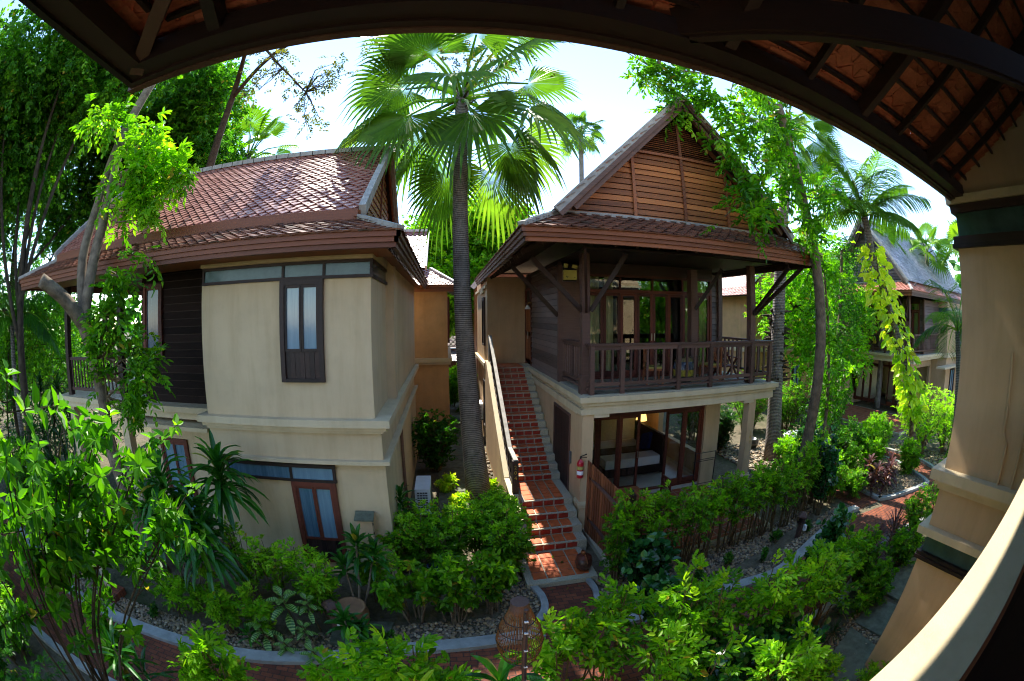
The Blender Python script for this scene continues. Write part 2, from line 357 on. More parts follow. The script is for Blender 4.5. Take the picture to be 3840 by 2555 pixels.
# ------------------------------------------------------------------ roofs
def inpoly(s, t, poly):
    c = False; n = len(poly)
    for i in range(n):
        x1, y1 = poly[i]; x2, y2 = poly[(i+1) % n]
        if (y1 > t) != (y2 > t) and s < (x2-x1)*(t-y1)/(y2-y1)+x1: c = not c
    return c
def tiles(mb, O, U, Vv, poly, w=.22, d=.125, e=.045):
    O = np.array(O, float); U = np.array(U, float); U /= np.linalg.norm(U); Vv = np.array(Vv, float); Vv /= np.linalg.norm(Vv)
    N = np.cross(U, Vv); N /= np.linalg.norm(N)
    if N[2] < 0: N = -N
    smax = max(p[0] for p in poly); smin = min(p[0] for p in poly); tmax = max(p[1] for p in poly)
    L = []
    for k in range(-1, int(tmax/d)+2):
        t0 = k*d-.02
        s = smin+(w/2 if k % 2 else 0)
        while s < smax+w:
            tt = min(max(t0+d, .01), tmax-.01)
            if inpoly(s, tt, poly): L.append((s, t0))
            s += w
    L = np.array(L); n = len(L); j = NR.normal(0, 1, (n, 4))
    lp = [(0, 0, e), (w*.48, d*.95, e*.72), (w*.48, 2.15*d, 0), (-w*.48, 2.15*d, 0), (-w*.48, d*.95, e*.72),
          (0, 0, e-.02), (w*.48, d*.95, e*.72-.02), (-w*.48, d*.95, e*.72-.02)]
    B = np.zeros((n, 8, 3))
    for i, (a, b, c) in enumerate(lp):
        h = c+j[:, 0]*.0035+j[:, 1]*.004*(a/w)
        B[:, i] = O+(L[:, 0]+a+j[:, 2]*.003)[:, None]*U+np.clip(L[:, 1]+b+j[:, 3]*.004, -.035, tmax)[:, None]*Vv+h[:, None]*N
    fl = np.array([(0, 1, 4, -1), (1, 2, 3, 4), (0, 5, 6, 1), (0, 4, 7, 5)])
    F = (fl[None]+(np.arange(n)*8)[:, None, None]); F[np.broadcast_to(fl[None], F.shape) < 0] = -1
    mb.blk(B.reshape(-1, 3), F.reshape(-1, 4), np.repeat(np.clip(NR.normal(.5, .27, n), 0, 1), 4))
def plane_pts(O, U, V, pts): 
    O = Vector(O); U = Vector(U).normalized(); V = Vector(V).normalized()
    return [tuple(O+U*a+V*b) for a, b in pts]
def roof_plane(mbt, mbu, A, B, C, D, **k):
    """eave A->B, upper edge D->C (C above B); tiles clipped to that quad"""
    A, B, C, D = map(lambda p: np.array(p, float), (A, B, C, D)); U = (B-A); L = np.linalg.norm(U); U = U/L
    W = (D-A)-np.dot(D-A, U)*U if np.linalg.norm(D-A) > .01 else (C-A)-np.dot(C-A, U)*U
    V = W/np.linalg.norm(W); pr = lambda p: (float(np.dot(p-A, U)), float(np.dot(p-A, V)))
    poly = [pr(p) for p in (A, B, C, D)]
    tiles(mbt, A, U, V, poly, **k)
    if mbu is not None:
        N = np.cross(U, V); N = N if N[2] > 0 else -N
        dn = -N*.03; mbu.prism([tuple(p+dn) for p in (A, B, C, D)], tuple(-N*.05))
def ridge(mb, p, q, w=.16, h=.09, a=None):
    p = Vector(p); q = Vector(q); n = max(1, int((q-p).length/.35)); 
    for i in range(n):
        s0 = p.lerp(q, i/n); s1 = p.lerp(q, (i+1.06)/n); mb.bar(s0, s1, w, h, a=rnd.random())
def fascia(mb, p, q, out, z0=-.26, z1=0., mb2=None):
    """stepped moulding under an eave edge p->q; out = outward unit"""
    o = Vector(out); p = Vector(p); q = Vector(q); d = (q-p).normalized()
    for k, (a, b, off) in enumerate(((0, -.10, .0), (-.10, -.18, -.035), (-.18, -.26, -.07))):
        P = p+o*(off-.03)-d*(off if k else 0); Q = q+o*(off-.03)+d*(off if k else 0)
        mb.bar(P+Vector((0, 0, (a+b)/2)), Q+Vector((0, 0, (a+b)/2)), .06, abs(b-a)-.002)
def laps(mb, A, B, z0, z1, out, h=.165, t=.034, clip=None):
    """horizontal lap boards on a wall from A to B (2d), outward unit out"""
    A = Vector((A[0], A[1], 0)); B = Vector((B[0], B[1], 0)); o = Vector((out[0], out[1], 0)); z = z0
    while z < z1-.01:
        zz = min(z+h, z1)-.016; a, b = A, B  # gap above each board bares the dark backing, standing in for lap shadow
        if clip:
            f0, f1 = clip(z+.02, zz)
            if f1 <= f0: z += h; continue
            a, b = A.lerp(B, f0), A.lerp(B, f1)
        P = [a+o*t+Vector((0, 0, z)), b+o*t+Vector((0, 0, z)), b+o*(t*.35)+Vector((0, 0, zz)), a+o*(t*.35)+Vector((0, 0, zz)),
             a+Vector((0, 0, z)), b+Vector((0, 0, z))]
        mb.blk([tuple(p) for p in P], [(0, 1, 2, 3), (0, 4, 5, 1)], rnd.random()); z += h
def window(parent, x0, x1, y, z0, z1, zpane, mf, mp, name='window', cols=2, label=None, ax=0, sgn=-1):
    """framed casement on the wall y=const (ax 0) or x=const (ax 1), facing sgn; panes from zpane to z1, boards below"""
    fr = MB(); fw = .085
    def bx(m, a0, b0, d0, a1, b1, d1):
        lo, hi = sorted((y+sgn*d0, y+sgn*d1))
        if ax == 0: m.box(a0, lo, b0, a1, hi, b1)
        else: m.box(lo, a0, b0, hi, a1, b1)
    bx(fr, x0, z0, -.02, x0+fw, z1, .07); bx(fr, x1-fw, z0, -.02, x1, z1, .07)
    bx(fr, x0+fw, z1-fw, -.02, x1-fw, z1, .068); bx(fr, x0+fw, z0, -.02, x1-fw, z0+.06, .075)
    xi0, xi1 = x0+fw+.002, x1-fw-.002; cw = (xi1-xi0)/cols
    for i in range(cols):
        a, b = xi0+i*cw+.004, xi0+(i+1)*cw-.004
        bx(fr, a, zpane, .0, a+.035, z1-fw, .05); bx(fr, b-.035, zpane, .0, b, z1-fw, .05)
        bx(fr, a+.035, z1-fw-.05, .0, b-.035, z1-fw-.001, .048); bx(fr, a+.035, zpane, .0, b-.035, zpane+.05, .048)
    f = fr.build(name, mf, parent)
    if label: f['label'] = label
    for i in range(cols):
        a, b = xi0+i*cw+.039, xi0+(i+1)*cw-.039
        m = MB(); bx(m, a, zpane+.05, .0, b, z1-fw-.05, .022); m.build('pane', mp, f)
    if zpane > z0+.1:
        m = MB(); n = max(2, int((xi1-xi0)/.09)); s = (xi1-xi0)/n
        for i in range(n): bx(m, xi0+i*s+.002, z0+.06, 0, xi0+(i+1)*s-.002, zpane-.002, .028+.006*(i % 2))
        m.build('board_panel', M['dark_wood'], f)
    return f

# ------------------------------------------------------------------ house on the left (cream walls, bay window)
H1 = thing('guest_house', 'cream two storey villa with bay window and red tiled roof, left of the tall palm', 'house', (-1.24, 7.1, 0))
Y0, XL, XR = 7.1, -4.66, -1.24
def f(m):
    m.box(-7.2, 8.02, 0, -4.5, 8.6, 3.0); m.box(-7.2, 8.6, 0, -4.5, 15.4, 6.2)
    m.box(-4.72, 7.16, 0, -1.13, 15.4, 2.47); m.box(-4.70, 7.13, 2.54, -1.15, 15.38, 3.04)
    m.box(XL, Y0, 3.3, XR, 8.9, 5.68); m.box(XL+.05, Y0+.05, 5.68, XR-.05, 8.9, 5.98)
    m.box(XL, Y0, 5.98, XR, 8.9, 6.3)
    m.box(XL, 8.9, 3.3, -1.10, 15.4, 6.3)
part('wall', M['plaster_l'], H1, f)
def f(m):
    for (o, z0, z1) in ((.0, 3.17, 3.3), (-.07, 3.10, 3.17), (-.13, 3.04, 3.10)):
        m.box(-4.84-o, 6.92-o, z0, -.97+o, 15.5, z1)
    m.box(-4.80, 7.02, 2.47, -1.03, 15.45, 2.54)
    m.box(-7.4, 7.55, 3.17, -4.9, 8.1, 3.29); m.box(-11.0, 7.55, 3.17, -7.4, 12.5, 3.29); m.box(-10.95, 7.62, 3.02, -4.9, 8.2, 3.17)
    m.box(-7.3, 7.28, 2.86, -4.86, 8.06, 2.94)
    m.box(XL-.03, Y0-.03, 6.0, XR+.03, 8.9, 6.16)
part('cornice', M['plaster_trim'], H1, f)
part('pilaster', M['plaster_l'], H1, lambda m: m.box(-1.10, 8.9, 3.302, -1.06, 9.15, 6.2))
# transom band around the bay
def f(m):
    m.box(XL+.02, Y0-.03, 5.93, XR+.03, Y0+.05, 5.985); m.box(XL+.02, Y0-.04, 5.67, XR+.04, Y0+.05, 5.725)
    m.box(XR-.05, Y0+.05, 5.93, XR+.03, 8.9, 5.985); m.box(XR-.05, Y0+.05, 5.67, XR+.04, 8.9, 5.725)
    for x in (XL+.02, -2.88, -2.1, XR-.02): m.box(x, Y0-.028, 5.725, x+.045, Y0+.04, 5.93)
tf = part('transom_frame', M['dark_wood'], H1, f)
for a, b in ((XL+.065, -2.88), (-2.835, -2.1), (-2.055, XR-.02)): boxpart('pane', M['green_pane'], tf, (a, Y0, 5.725, b, Y0+.03, 5.93))
boxpart('pane', M['green_pane'], tf, (XR-.03, Y0+.04, 5.725, XR, 8.9, 5.93))
window(H1, -2.9, -2.08, Y0, 3.93, 5.67, 4.45, M['dark_wood'], M['blue_pane'])
# ground floor transom and door-window
def f(m):
    m.box(-4.4, 7.10, 2.36, -2.06, 7.18, 2.42); m.box(-4.4, 7.10, 2.08, -2.06, 7.18, 2.13)
    for x in (-4.4, -2.98, -2.12): m.box(x, 7.105, 2.13, x+.05, 7.18, 2.36)
tf = part('transom_frame', M['dark_wood'], H1, f)
for a, b in ((-4.35, -2.98), (-2.93, -2.12)): boxpart('pane', M['blue_pane'], tf, (a, 7.13, 2.13, b, 7.17, 2.36))
window(H1, -2.98, -2.09, 7.16, .35, 2.08, .85, M['red_wood'], M['blue_pane'])
# recessed porch side: dark lap siding, window, lower door
part('siding', M['siding_dark'], H1, lambda m: laps(m, (-7.2, 8.02), (-4.66, 8.02), 3.29, 6.2, (0, -1)))
boxpart('wall_core', M['dark_wood'], H1, (-7.2, 8.03, 3.3, -4.62, 8.6, 6.25))
window(H1, -7.1, -6.45, 8.0, 4.3, 5.9, 4.3, M['red_wood'], M['blue_pane'], cols=1)
window(H1, -6.9, -6.0, 8.02, .2, 2.45, .25, M['red_wood'], M['blue_pane'], name='door')
boxpart('corner_board', M['red_wood'], H1, (-4.76, 7.98, 3.3, -4.665, 8.06, 6.2))
boxpart('porch_post', M['dark_wood'], H1, (-8.0, 7.8, 3.29, -7.84, 7.96, 6.2)); boxpart('porch_post', M['dark_wood'], H1, (-10.6, 7.8, 3.29, -10.44, 7.96, 6.2))
boxpart('porch_wall', M['siding_dark'], H1, (-7.3, 8.6, 3.3, -7.2, 15.4, 6.2))
def f(m):
    for x0, x1 in ((-10.5, -9.2), (-9.2, -7.95)):
        m.box(x0, 7.84, 4.2, x1, 7.94, 4.28); m.box(x0, 7.86, 3.42, x1, 7.92, 3.5)
        x = x0+.12
        while x < x1-.05: m.box(x, 7.87, 3.5, x+.04, 7.91, 4.2); x += .16
part('balustrade', M['rail_wood'], H1, f)
eachbox('pillar', M['plaster_l'], H1, (-10.6, 7.75, 0, -10.35, 8.0, 3.02), (-8.1, 7.75, 0, -7.85, 8.0, 3.02))
# roof: skirt eave front y=6.2 right x=-.66 left x=-11.2 ; main roof above
def f1(m):
    A = (-11.2, 6.2, 6.27); B = (-.66, 6.2, 6.27)
    roof_plane(m, UND, A, B, (-1.75, 7.42, 6.80), (-9.9, 7.42, 6.80))
    roof_plane(m, UND, B, (-.66, 16.5, 6.27), (-1.75, 15.4, 6.80), (-1.75, 7.42, 6.80))
    roof_plane(m, UND, (-11.2, 16.5, 6.27), A, (-9.9, 7.42, 6.80), (-9.9, 15.4, 6.80))
UND = MB()
rf = part('roof_tiles', M['tile_old'], H1, f1); rf['label'] = 'weathered lower roof skirt'
def f2(m):
    roof_plane(m, UND, (-10.2, 7.12, 6.84), (-1.45, 7.12, 6.84), (-1.45, 10.2, 9.2), (-10.2, 10.2, 9.2))
    roof_plane(m, UND, (-1.45, 13.28, 6.84), (-10.2, 13.28, 6.84), (-10.2, 10.2, 9.2), (-1.45, 10.2, 9.2))
part('roof_tiles', M['tile'], H1, f2)['label'] = 'steep red upper roof slopes'
UND.build('roof_deck', M['dark_wood'], H1)
def f(m):
    ridge(m, (-10.2, 10.2, 9.25), (-1.4, 10.2, 9.25), .2, .12)
part('ridge_cap', M['barge'], H1, f)
part('hip_cap', M['barge'], H1, lambda m: ridge(m, (-.66, 6.2, 6.31), (-1.75, 7.42, 6.86), .14, .08)); part('hip_cap', M['barge'], H1, lambda m: ridge(m, (-11.2, 6.2, 6.31), (-9.9, 7.42, 6.86), .16, .09))
eachbar('barge_board', M['barge'], H1, *[((x, s, 6.82), (x, 10.2, 9.28), .12, .2) for x in (-1.42, -10.22) for s in (7.05, 13.35)])
eachbar('barge_moulding', M['fascia'], H1, *[((-1.48, s, 6.74), (-1.48, 10.2, 9.08), .05, .2) for s in (7.1, 13.3)])
def f(m):
    def cl(z, zz):
        hw = max(0, (9.1-zz)/(9.1-6.75)); return .5-.5*hw, .5+.5*hw
    laps(m, (-1.62, 7.2), (-1.62, 13.2), 6.75, 9.1, (1, 0), clip=cl)
part('gable_boards', M['fascia'], H1, f)
eachbox('gable_batten', M['red_wood'], H1, (-1.6, 8.3, 6.75, -1.56, 8.36, 7.6), (-1.6, 10.17, 6.75, -1.56, 10.23, 9.0), (-1.6, 12.0, 6.75, -1.56, 12.06, 7.7))
def f(m):
    fascia(m, (-11.2, 6.2, 6.29), (-.66, 6.2, 6.29), (0, -1, 0)); fascia(m, (-11.2, 6.2, 6.29), (-11.2, 16.5, 6.29), (-1, 0, 0))
part('fascia', M['fascia_deep'], H1, f)
part('fascia', M['fascia_dark'], H1, lambda m: fascia(m, (-.66, 6.2, 6.29), (-.66, 16.5, 6.29), (1, 0, 0)))
boxpart('upper_fascia', M['fascia_deep'], H1, (-10.15, 7.05, 6.66, -1.5, 7.11, 6.85))
boxpart('soffit_board', M['fascia'], H1, (-10.9, 6.35, 6.06, -.9, 7.5, 6.08))
boxpart('soffit_board', M['fascia'], H1, (-1.1, 7.51, 6.06, -.9, 16.3, 6.08))
part('rear_gable', M['red_wood'], H1, lambda m: m.prism([(-9.9, 7.2, 6.8), (-9.9, 13.2, 6.8), (-9.9, 10.2, 9.1)], (.05, 0, 0)))
boxpart('ceiling', M['dark_wood'], H1, (-9.8, 7.5, 6.5, -1.8, 15.3, 6.54))
part('drain_pipe', M['fascia_dark'], H1, lambda m: m.tube([(-1.07, 9.6, 0), (-1.07, 9.6, 2.5)], .04, 8))

# building behind, between the two villas
H3 = thing('annex_building', 'orange plastered building with pale cornice behind the left villa, seen beside the palm trunk', 'building', (-1, 17, 0))
def f(m): m.box(-8, 17.0, 0, .12, 23, 3.2); m.box(-8, 17.02, 3.36, .10, 23, 6.0)
part('wall', M['plaster_orange'], H3, f)
boxpart('cornice', M['plaster_trim'], H3, (-8, 16.88, 3.2, .26, 23.1, 3.36), (-8, 16.94, 3.1, .2, 23.05, 3.2))
def f(m):
    roof_plane(m, UND, (-8, 16.5, 6.2), (.5, 16.5, 6.2), (-.6, 17.9, 6.95), (-8, 17.9, 6.95))
    roof_plane(m, UND, (.5, 16.5, 6.2), (.5, 24, 6.2), (-.6, 23, 6.95), (-.6, 17.9, 6.95))
    roof_plane(m, UND, (-8, 17.6, 7.0), (-.8, 17.6, 7.0), (-.8, 20, 9.0), (-8, 20, 9.0))
UND = MB(); part('roof_tiles', M['tile'], H3, f); UND.build('roof_deck', M['dark_wood'], H3)
def f(m): m.bar((-.78, 17.5, 6.98), (-.78, 20, 9.08), .08, .2); ridge(m, (.5, 16.5, 6.24), (-.6, 17.9, 7.0), .14, .1); ridge(m, (-8, 20, 9.05), (-.8, 20, 9.05), .2, .12)
part('ridge_cap', M['barge_white'], H3, f)
part('fascia', M['fascia'], H3, lambda m: fascia(m, (-8, 16.5, 6.22), (.5, 16.5, 6.22), (0, -1, 0)))
window(H3, 17.9, 18.6, .12, 3.9, 5.8, 3.9, M['red_wood'], M['blue_pane'], ax=1, sgn=1)

# ------------------------------------------------------------------ house 204 (right): porch over glazed room, tiled stairs
H2 = thing('guest_house', 'two storey teak and tan villa with balustraded porch, outside tiled stairs and wooden gable', 'house', (2.77, 8.4, 0))
WX = 2.84
def f(m):
    m.box(2.84, 8.5, 0, 3.1, 8.78, 3.0)                    # front left pillar
    m.box(WX, 8.78, 2.73, WX+.2, 11.0, 3.0); m.box(WX, 8.78, 0, WX+.2, 11.0, .74); m.box(WX, 8.78, .74, WX+.2, 9.36, 2.73); m.box(WX, 10.86, .74, WX+.2, 11.0, 2.73)
    m.box(WX, 11.0, 0, WX+.2, 15.3, 3.02); m.box(1.5, 15.25, 0, 2.9, 20, 3.02); m.box(1.5, 15.25, 3.3, 2.86, 20, 6.4); m.box(2.9, 15.4, 3.3, 8.2, 20, 6.3)
    m.box(6.98, 9.8, 0, 7.5, 10.1, 3.0); m.box(7.3, 10.1, 0, 7.5, 10.5, 3.0); m.box(7.3, 13.2, 0, 7.5, 15.3, 3.0); m.box(7.3, 10.5, 0, 7.5, 13.2, .9); m.box(7.3, 10.5, 2.5, 7.5, 13.2, 3.0); m.box(3.04, 15.1, 0, 8.2, 15.3, 3.0)  # opening in the right side wall is added to let more daylight inside
    m.box(7.5, 8.5, 0, 7.74, 8.74, 2.9)                    # slender front right pillar
    m.box(3.04, 9.85, 2.95, 6.98, 10.05, 3.02)
part('wall', M['plaster'], H2, f)
def f(m):
    for (o, z0, z1) in ((.0, 3.18, 3.3), (.06, 3.10, 3.18), (.11, 3.02, 3.10)):
        m.box(2.74+o, 8.36+o, z0, 8.46-o, 15.25, z1)
    m.box(2.80, 8.46, 2.90, 8.35, 8.80, 3.02); m.box(2.80, 8.80, 2.86, 2.84, 15.2, 3.02)
    for x in (3.1, 7.3): m.box(x, 8.48, 2.82, x+.35, 8.72, 2.9)
    for z, w_ in ((.70, .03), (.76, .05), (.80, .03)): m.box(2.84-w_, 8.5-w_, z, 3.1+w_, 8.78+w_, z+.05); m.box(7.5-w_, 8.5-w_, z, 7.74+w_, 8.74+w_, z+.05)
    m.box(1.38, 15.15, 3.18, 1.5, 20.1, 3.3); m.box(1.36, 15.12, 3.14, 1.55, 15.26, 3.34)
    m.box(1.42, 15.2, 6.0, 1.5, 20, 6.1); m.box(1.4, 16, 5.86, 1.5, 17.2, 5.98)
part('cornice', M['plaster_trim'], H2, f)
boxpart('porch_floor', M['porch_floor'], H2, (2.9, 8.5, 3.3, 8.3, 15.3, 3.315))
# stairs -------------------------------------------------
ST = M['grout']
def f(m):
    # upper flight 15 risers, 14 treads from landing (y 10.1, z .83) to floor (y 14.02, z 3.3)
    for i in range(15):
        z1 = .83+.1647*(i+1); y0 = 10.1+.28*i
        m.box(1.60, y0, 0 if i < 3 else z1-.6, 2.82, (y0+.285 if i < 14 else 15.24), z1-.012)
    m.box(1.60, 8.88, 0, 2.80, 10.1, .818)
    for i in range(4):
        z1 = .83-.175*(i+1); y1 = 8.88-.39*i
        if i < 3: m.box(1.52, y1-.39, 0, 2.80, y1, z1-.012)
    m.box(1.28, 6.52, 0, 2.66, 7.71, .118)
stair = part('staircase', ST, H2, f)
def f(m, m2):
    def row(y0, y1, z, x0=1.66, x1=2.6, nx=4, ny=1):
        sx = (x1-x0)/nx; sy = (y1-y0)/ny
        for i in range(nx):
            for j in range(ny): m.box(x0+i*sx+.015, y0+j*sy+.015, z-.012, x0+(i+1)*sx-.015, y0+(j+1)*sy-.012, z+.004, rnd.random())
    def ris(y, z0, z1, x0=1.66, x1=2.6, nx=4):
        sx = (x1-x0)/nx
        for i in range(nx): m2.box(x0+i*sx+.015, y-.006, z0+.018, x0+(i+1)*sx-.015, y+.01, z1-.035, rnd.random())
    for i in range(15):
        y0 = 10.1+.28*i; z = .83+.1647*i; ris(y0, z, z+.1647)
        if i < 14: row(y0+.045, y0+.275, z+.1647)
    row(14.07, 15.2, 3.3, ny=4)
    row(8.93, 10.08, .83, ny=4)
    for i in range(4):
        z = .83-.175*i; y = 8.88-.39*i
        ris(y, z-.175, z, 1.60, 2.6)
        if i < 3: row(y-.345, y-.01, z-.175, 1.60, 2.6)
    row(6.66, 7.66, .13, 1.42, 2.54, 4, 4)
a = MB(); b = MB(); f(a, b); a.build('tread_tiles', M['terra'], stair); b.build('riser_tiles', M['terra_dark'], stair)
def f(m):
    # solid parapet carrying the railing, from the landing up to the porch
    pts = [(0, 9.0), (.86, 9.0), (.95, 10.0), (3.42, 14.2), (3.42, 15.24), (0, 15.24)]
    m.prism([(1.40, y, z) for z, y in pts], (.2, 0, 0))
    m.prism([(1.30, y, z) for z, y in ((0, 7.4), (.72, 8.2), (.86, 8.98), (0, 8.98))], (.2, 0, 0))
part('stair_wall', M['plaster'], H2, f)
def f(m):
    m.bar((1.45, 10.0, .99), (1.45, 14.2, 3.46), .20, .06); m.bar((1.45, 8.98, .90), (1.45, 10.0, .97), .20, .06); m.bar((1.40, 8.1, .72), (1.40, 8.98, .88), .24, .05)
part('stair_coping', M['plaster_trim'], H2, f)
def f(m):
    m.bar((1.5, 10.0, 1.78), (1.5, 14.35, 4.33), .10, .05); m.bar((1.5, 9.1, 1.76), (1.5, 10.03, 1.79), .10, .05)
    m.box(1.44, 14.3, 3.4, 1.56, 14.42, 4.35)
hr = part('stair_rail', M['barge'], H2, f)
part('newel_post', M['dark_wood'], H2, lambda m: m.box(1.42, 9.08, .83, 1.56, 9.2, 1.76))
def f(m):
    n = 17
    for i in range(n):
        y = 9.32+(14.2-9.32)*i/(n-1); zb = .92 if y < 10 else .99+(y-10)*.588; zt = 1.75 if y < 10 else 1.78+(y-10)*.586
        m.box(1.475, y-.02, zb, 1.525, y+.02, zt)
    m.bar((1.5, 10.0, 1.12), (1.5, 14.3, 3.62), .05, .06); m.box(1.47, 9.2, 1.05, 1.53, 10.02, 1.1)
part('rail_balusters', M['dark_wood'], H2, f)
part('carved_panel', M['dark_wood'], H2, lambda m: [m.box(1.485, 9.24+.09*i, 1.12+.1*(j % 2), 1.515, 9.30+.09*i, 1.2+.13*j, None) for i in range(8) for j in range(4) if (i+j) % 3])
for k, ch in enumerate('204'): text(ch, .125, M['gold'], H2, (1.49, 9.076, 1.60-.13*k), (radians(90), 0, 0), 'house_number')
for k, ch in enumerate('203'): text(ch, .12, M['gold'], H2, (7.65, 8.496, 2.0-.125*k), (radians(90), 0, 0), 'house_number')
# louvred opening in the side wall under the porch
def f(m):
    m.box(2.81, 9.36, .74, 2.86, 9.42, 2.73); m.box(2.81, 10.8, .74, 2.86, 10.86, 2.73); m.box(2.81, 9.42, 2.67, 2.86, 10.8, 2.73); m.box(2.81, 9.42, .74, 2.86, 10.8, .8)
lv = part('louvre_frame', M['rail_wood'], H2, f)
part('slat_panel', M['dark_wood'], lv, lambda m: [m.box(2.835, 9.43+.055*i, .8, 2.875, 9.465+.055*i, 2.67) for i in range(25)])
boxpart('light_switch', M['ac_grille'], H2, (2.80, 9.22, 1.55, 2.84, 9.30, 1.85))
# ground floor glazing
def glazing(parent, xs, y, z0, zt, z1, mf, gl, nm='glazed_door', sill=.1, open_=None):
    m = MB(); m.box(xs[0]-.06, y-.06, z1-.06, xs[-1]+.06, y+.06, z1); m.box(xs[0]-.06, y-.055, zt-.045, xs[-1]+.06, y+.055, zt+.045)
    m.box(xs[0]-.06, y-.06, z0, xs[0], y+.06, z1-.06); m.box(xs[-1], y-.06, z0, xs[-1]+.06, y+.06, z1-.06); m.box(xs[0], y-.06, z0, xs[-1], y+.06, z0+.04)
    n = len(xs)-1
    for i in range(2, n, 2): m.box(xs[i]-.02, y-.04, zt+.045, xs[i]+.02, y+.04, z1-.06)
    fr = m.build('door_frame', mf, parent)
    boxpart('transom_pane', gl, fr, (xs[0], y-.004, zt+.045, xs[-1], y+.004, z1-.06))
    for i in range(n):
        if open_ and i in open_: continue
        a, b = xs[i]+.004, xs[i+1]-.004; m = MB(); s = .075
        m.box(a, y-.025, z0+.045, a+s, y+.025, zt-.05); m.box(b-s, y-.025, z0+.045, b, y+.025, zt-.05)
        m.box(a+s, y-.024, z0+.045, b-s, y+.024, z0+.045+sill+.06); m.box(a+s, y-.024, zt-.05-s, b-s, y+.024, zt-.05)
        d = m.build(nm, mf, parent); boxpart('pane', gl, d, (a+s, y-.004, z0+.105+sill, b-s, y+.004, zt-.05-s))
        if i in (n//2-1, n//2): boxpart('handle', M['steel'], d, ((b-.05) if i < n//2 else a+.03, y-.05, z0+1.0, (b-.03) if i < n//2 else a+.05, y-.028, z0+1.2))
glazing(H2, [3.12, 3.75, 4.35, 4.95, 5.75, 6.35, 6.92], 9.95, .25, 2.5, 2.95, M['red_wood'], M['glass'], open_=(3,))
boxpart('room_floor', M['floor_light'], H2, (3.04, 9.9, 0, 7.3, 15.1, .25))
boxpart('room_wall', M['inner_wall'], H2, (3.04, 14.0, .25, 7.3, 14.1, 3.0), (3.041, 10.1, .25, 3.1, 14.0, 3.0))
# upper floor ------------------------------------------------
part('siding', M['siding_wood'], H2, lambda m: laps(m, (2.9, 14.1), (2.9, 10.72), 3.3, 6.35, (-1, 0)))
eachbox('wall_core', M['dark_wood'], H2, (2.905, 10.75, 3.3, 3.0, 15.3, 6.4), (7.65, 10.8, 3.3, 7.95, 15.4, 6.3))
def f(m):
    m.box(2.86, 10.6, 3.3, 2.99, 10.73, 6.3); m.box(2.99, 10.6, 3.3, 3.6, 10.66, 6.3); m.box(7.9, 10.6, 3.3, 8.05, 10.75, 6.3)
eachbox('corner_board', M['rail_wood'], H2, (2.86, 10.6, 3.3, 2.99, 10.73, 6.3), (2.99, 10.6, 3.3, 3.6, 10.66, 6.3), (7.9, 10.6, 3.3, 8.05, 10.75, 6.3))
part('siding', M['siding_wood'], H2, lambda m: laps(m, (7.62, 10.7), (7.9, 10.7), 3.3, 6.3, (0, -1))); part('siding', M['siding_wood'], H2, lambda m: laps(m, (8.0, 10.75), (8.0, 15.3), 3.3, 6.3, (1, 0)))
def f(m):
    m.box(2.86, 14.16, 3.3, 2.93, 14.24, 5.95); m.box(2.86, 15.1, 3.3, 2.93, 15.2, 5.95); m.box(2.86, 14.24, 5.4, 2.92, 15.1, 5.48); m.box(2.86, 14.24, 5.88, 2.92, 15.1, 5.95)
dr = part('door', M['teak'], H2, lambda m: [m.box(2.875, 14.26+.42*i, 3.35, 2.9, 14.66+.42*i, 5.38) or m.box(2.865, 14.32+.42*i, 3.5+.95*j, 2.876, 14.6+.42*i, 4.3+.95*j) for i in range(2) for j in range(2)])
part('door_frame', M['red_wood'], H2, f); boxpart('handle', M['steel'], dr, (2.84, 14.64, 4.2, 2.862, 14.67, 4.45))
glazing(H2, [3.62, 4.12, 4.62, 5.12, 5.62, 6.12, 6.62, 7.12, 7.6], 10.7, 3.32, 5.66, 6.1, M['red_wood'], M['glass_dark'])
for a, b in ((3.65, 4.1), (4.2, 4.47), (6.68, 7.05), (7.2, 7.58)):
    part('curtain', M['curtain'], H2, lambda m: [m.box(a+i*.05, 10.80+.02*(i % 2), 3.4, a+i*.05+.05, 10.82+.02*(i % 2), 6.1, rnd.random()) for i in range(int((b-a)/.05))])
eachbox('upper_room', M['dark_wood'], H2, (3.0, 14.0, 3.3, 7.7, 14.1, 6.3), (3.6, 10.66, 6.1, 7.7, 10.75, 6.4))
boxpart('room_ceiling', M['dark_wood'], H2, (2.9, 8.5, 6.42, 8.3, 15.2, 6.45), (2.3, 8.2, 6.96, 8.0, 19.4, 7.0))
# posts and struts
PX = (2.98, 7.72)
for x in PX: part('porch_post', M['rail_wood'], H2, lambda m: (m.box(x-.09, 8.74, 3.3, x+.09, 8.92, 6.35), m.box(x-.11, 8.72, 3.3, x+.11, 8.94, 3.72)))
boxpart('porch_post', M['rail_wood'], H2, (6.62, 10.2, 3.3, 6.84, 10.42, 6.3))
def strut(p, q): part('eave_strut', M['dark_wood'], H2, lambda m: m.bar(p, q, .055, .10))
strut((2.98, 8.74, 5.1), (2.5, 7.35, 6.25)); strut((2.9, 8.8, 5.1), (1.75, 8.6, 6.2)); strut((3.08, 8.74, 5.1), (3.75, 8.3, 6.3)); strut((2.86, 10.66, 5.0), (1.65, 10.4, 6.2))
strut((7.78, 8.74, 5.1), (8.35, 7.4, 6.25)); strut((6.75, 10.2, 5.2), (7.3, 9.6, 6.3)); strut((7.72, 8.74, 5.1), (7.72, 7.3, 6.2))
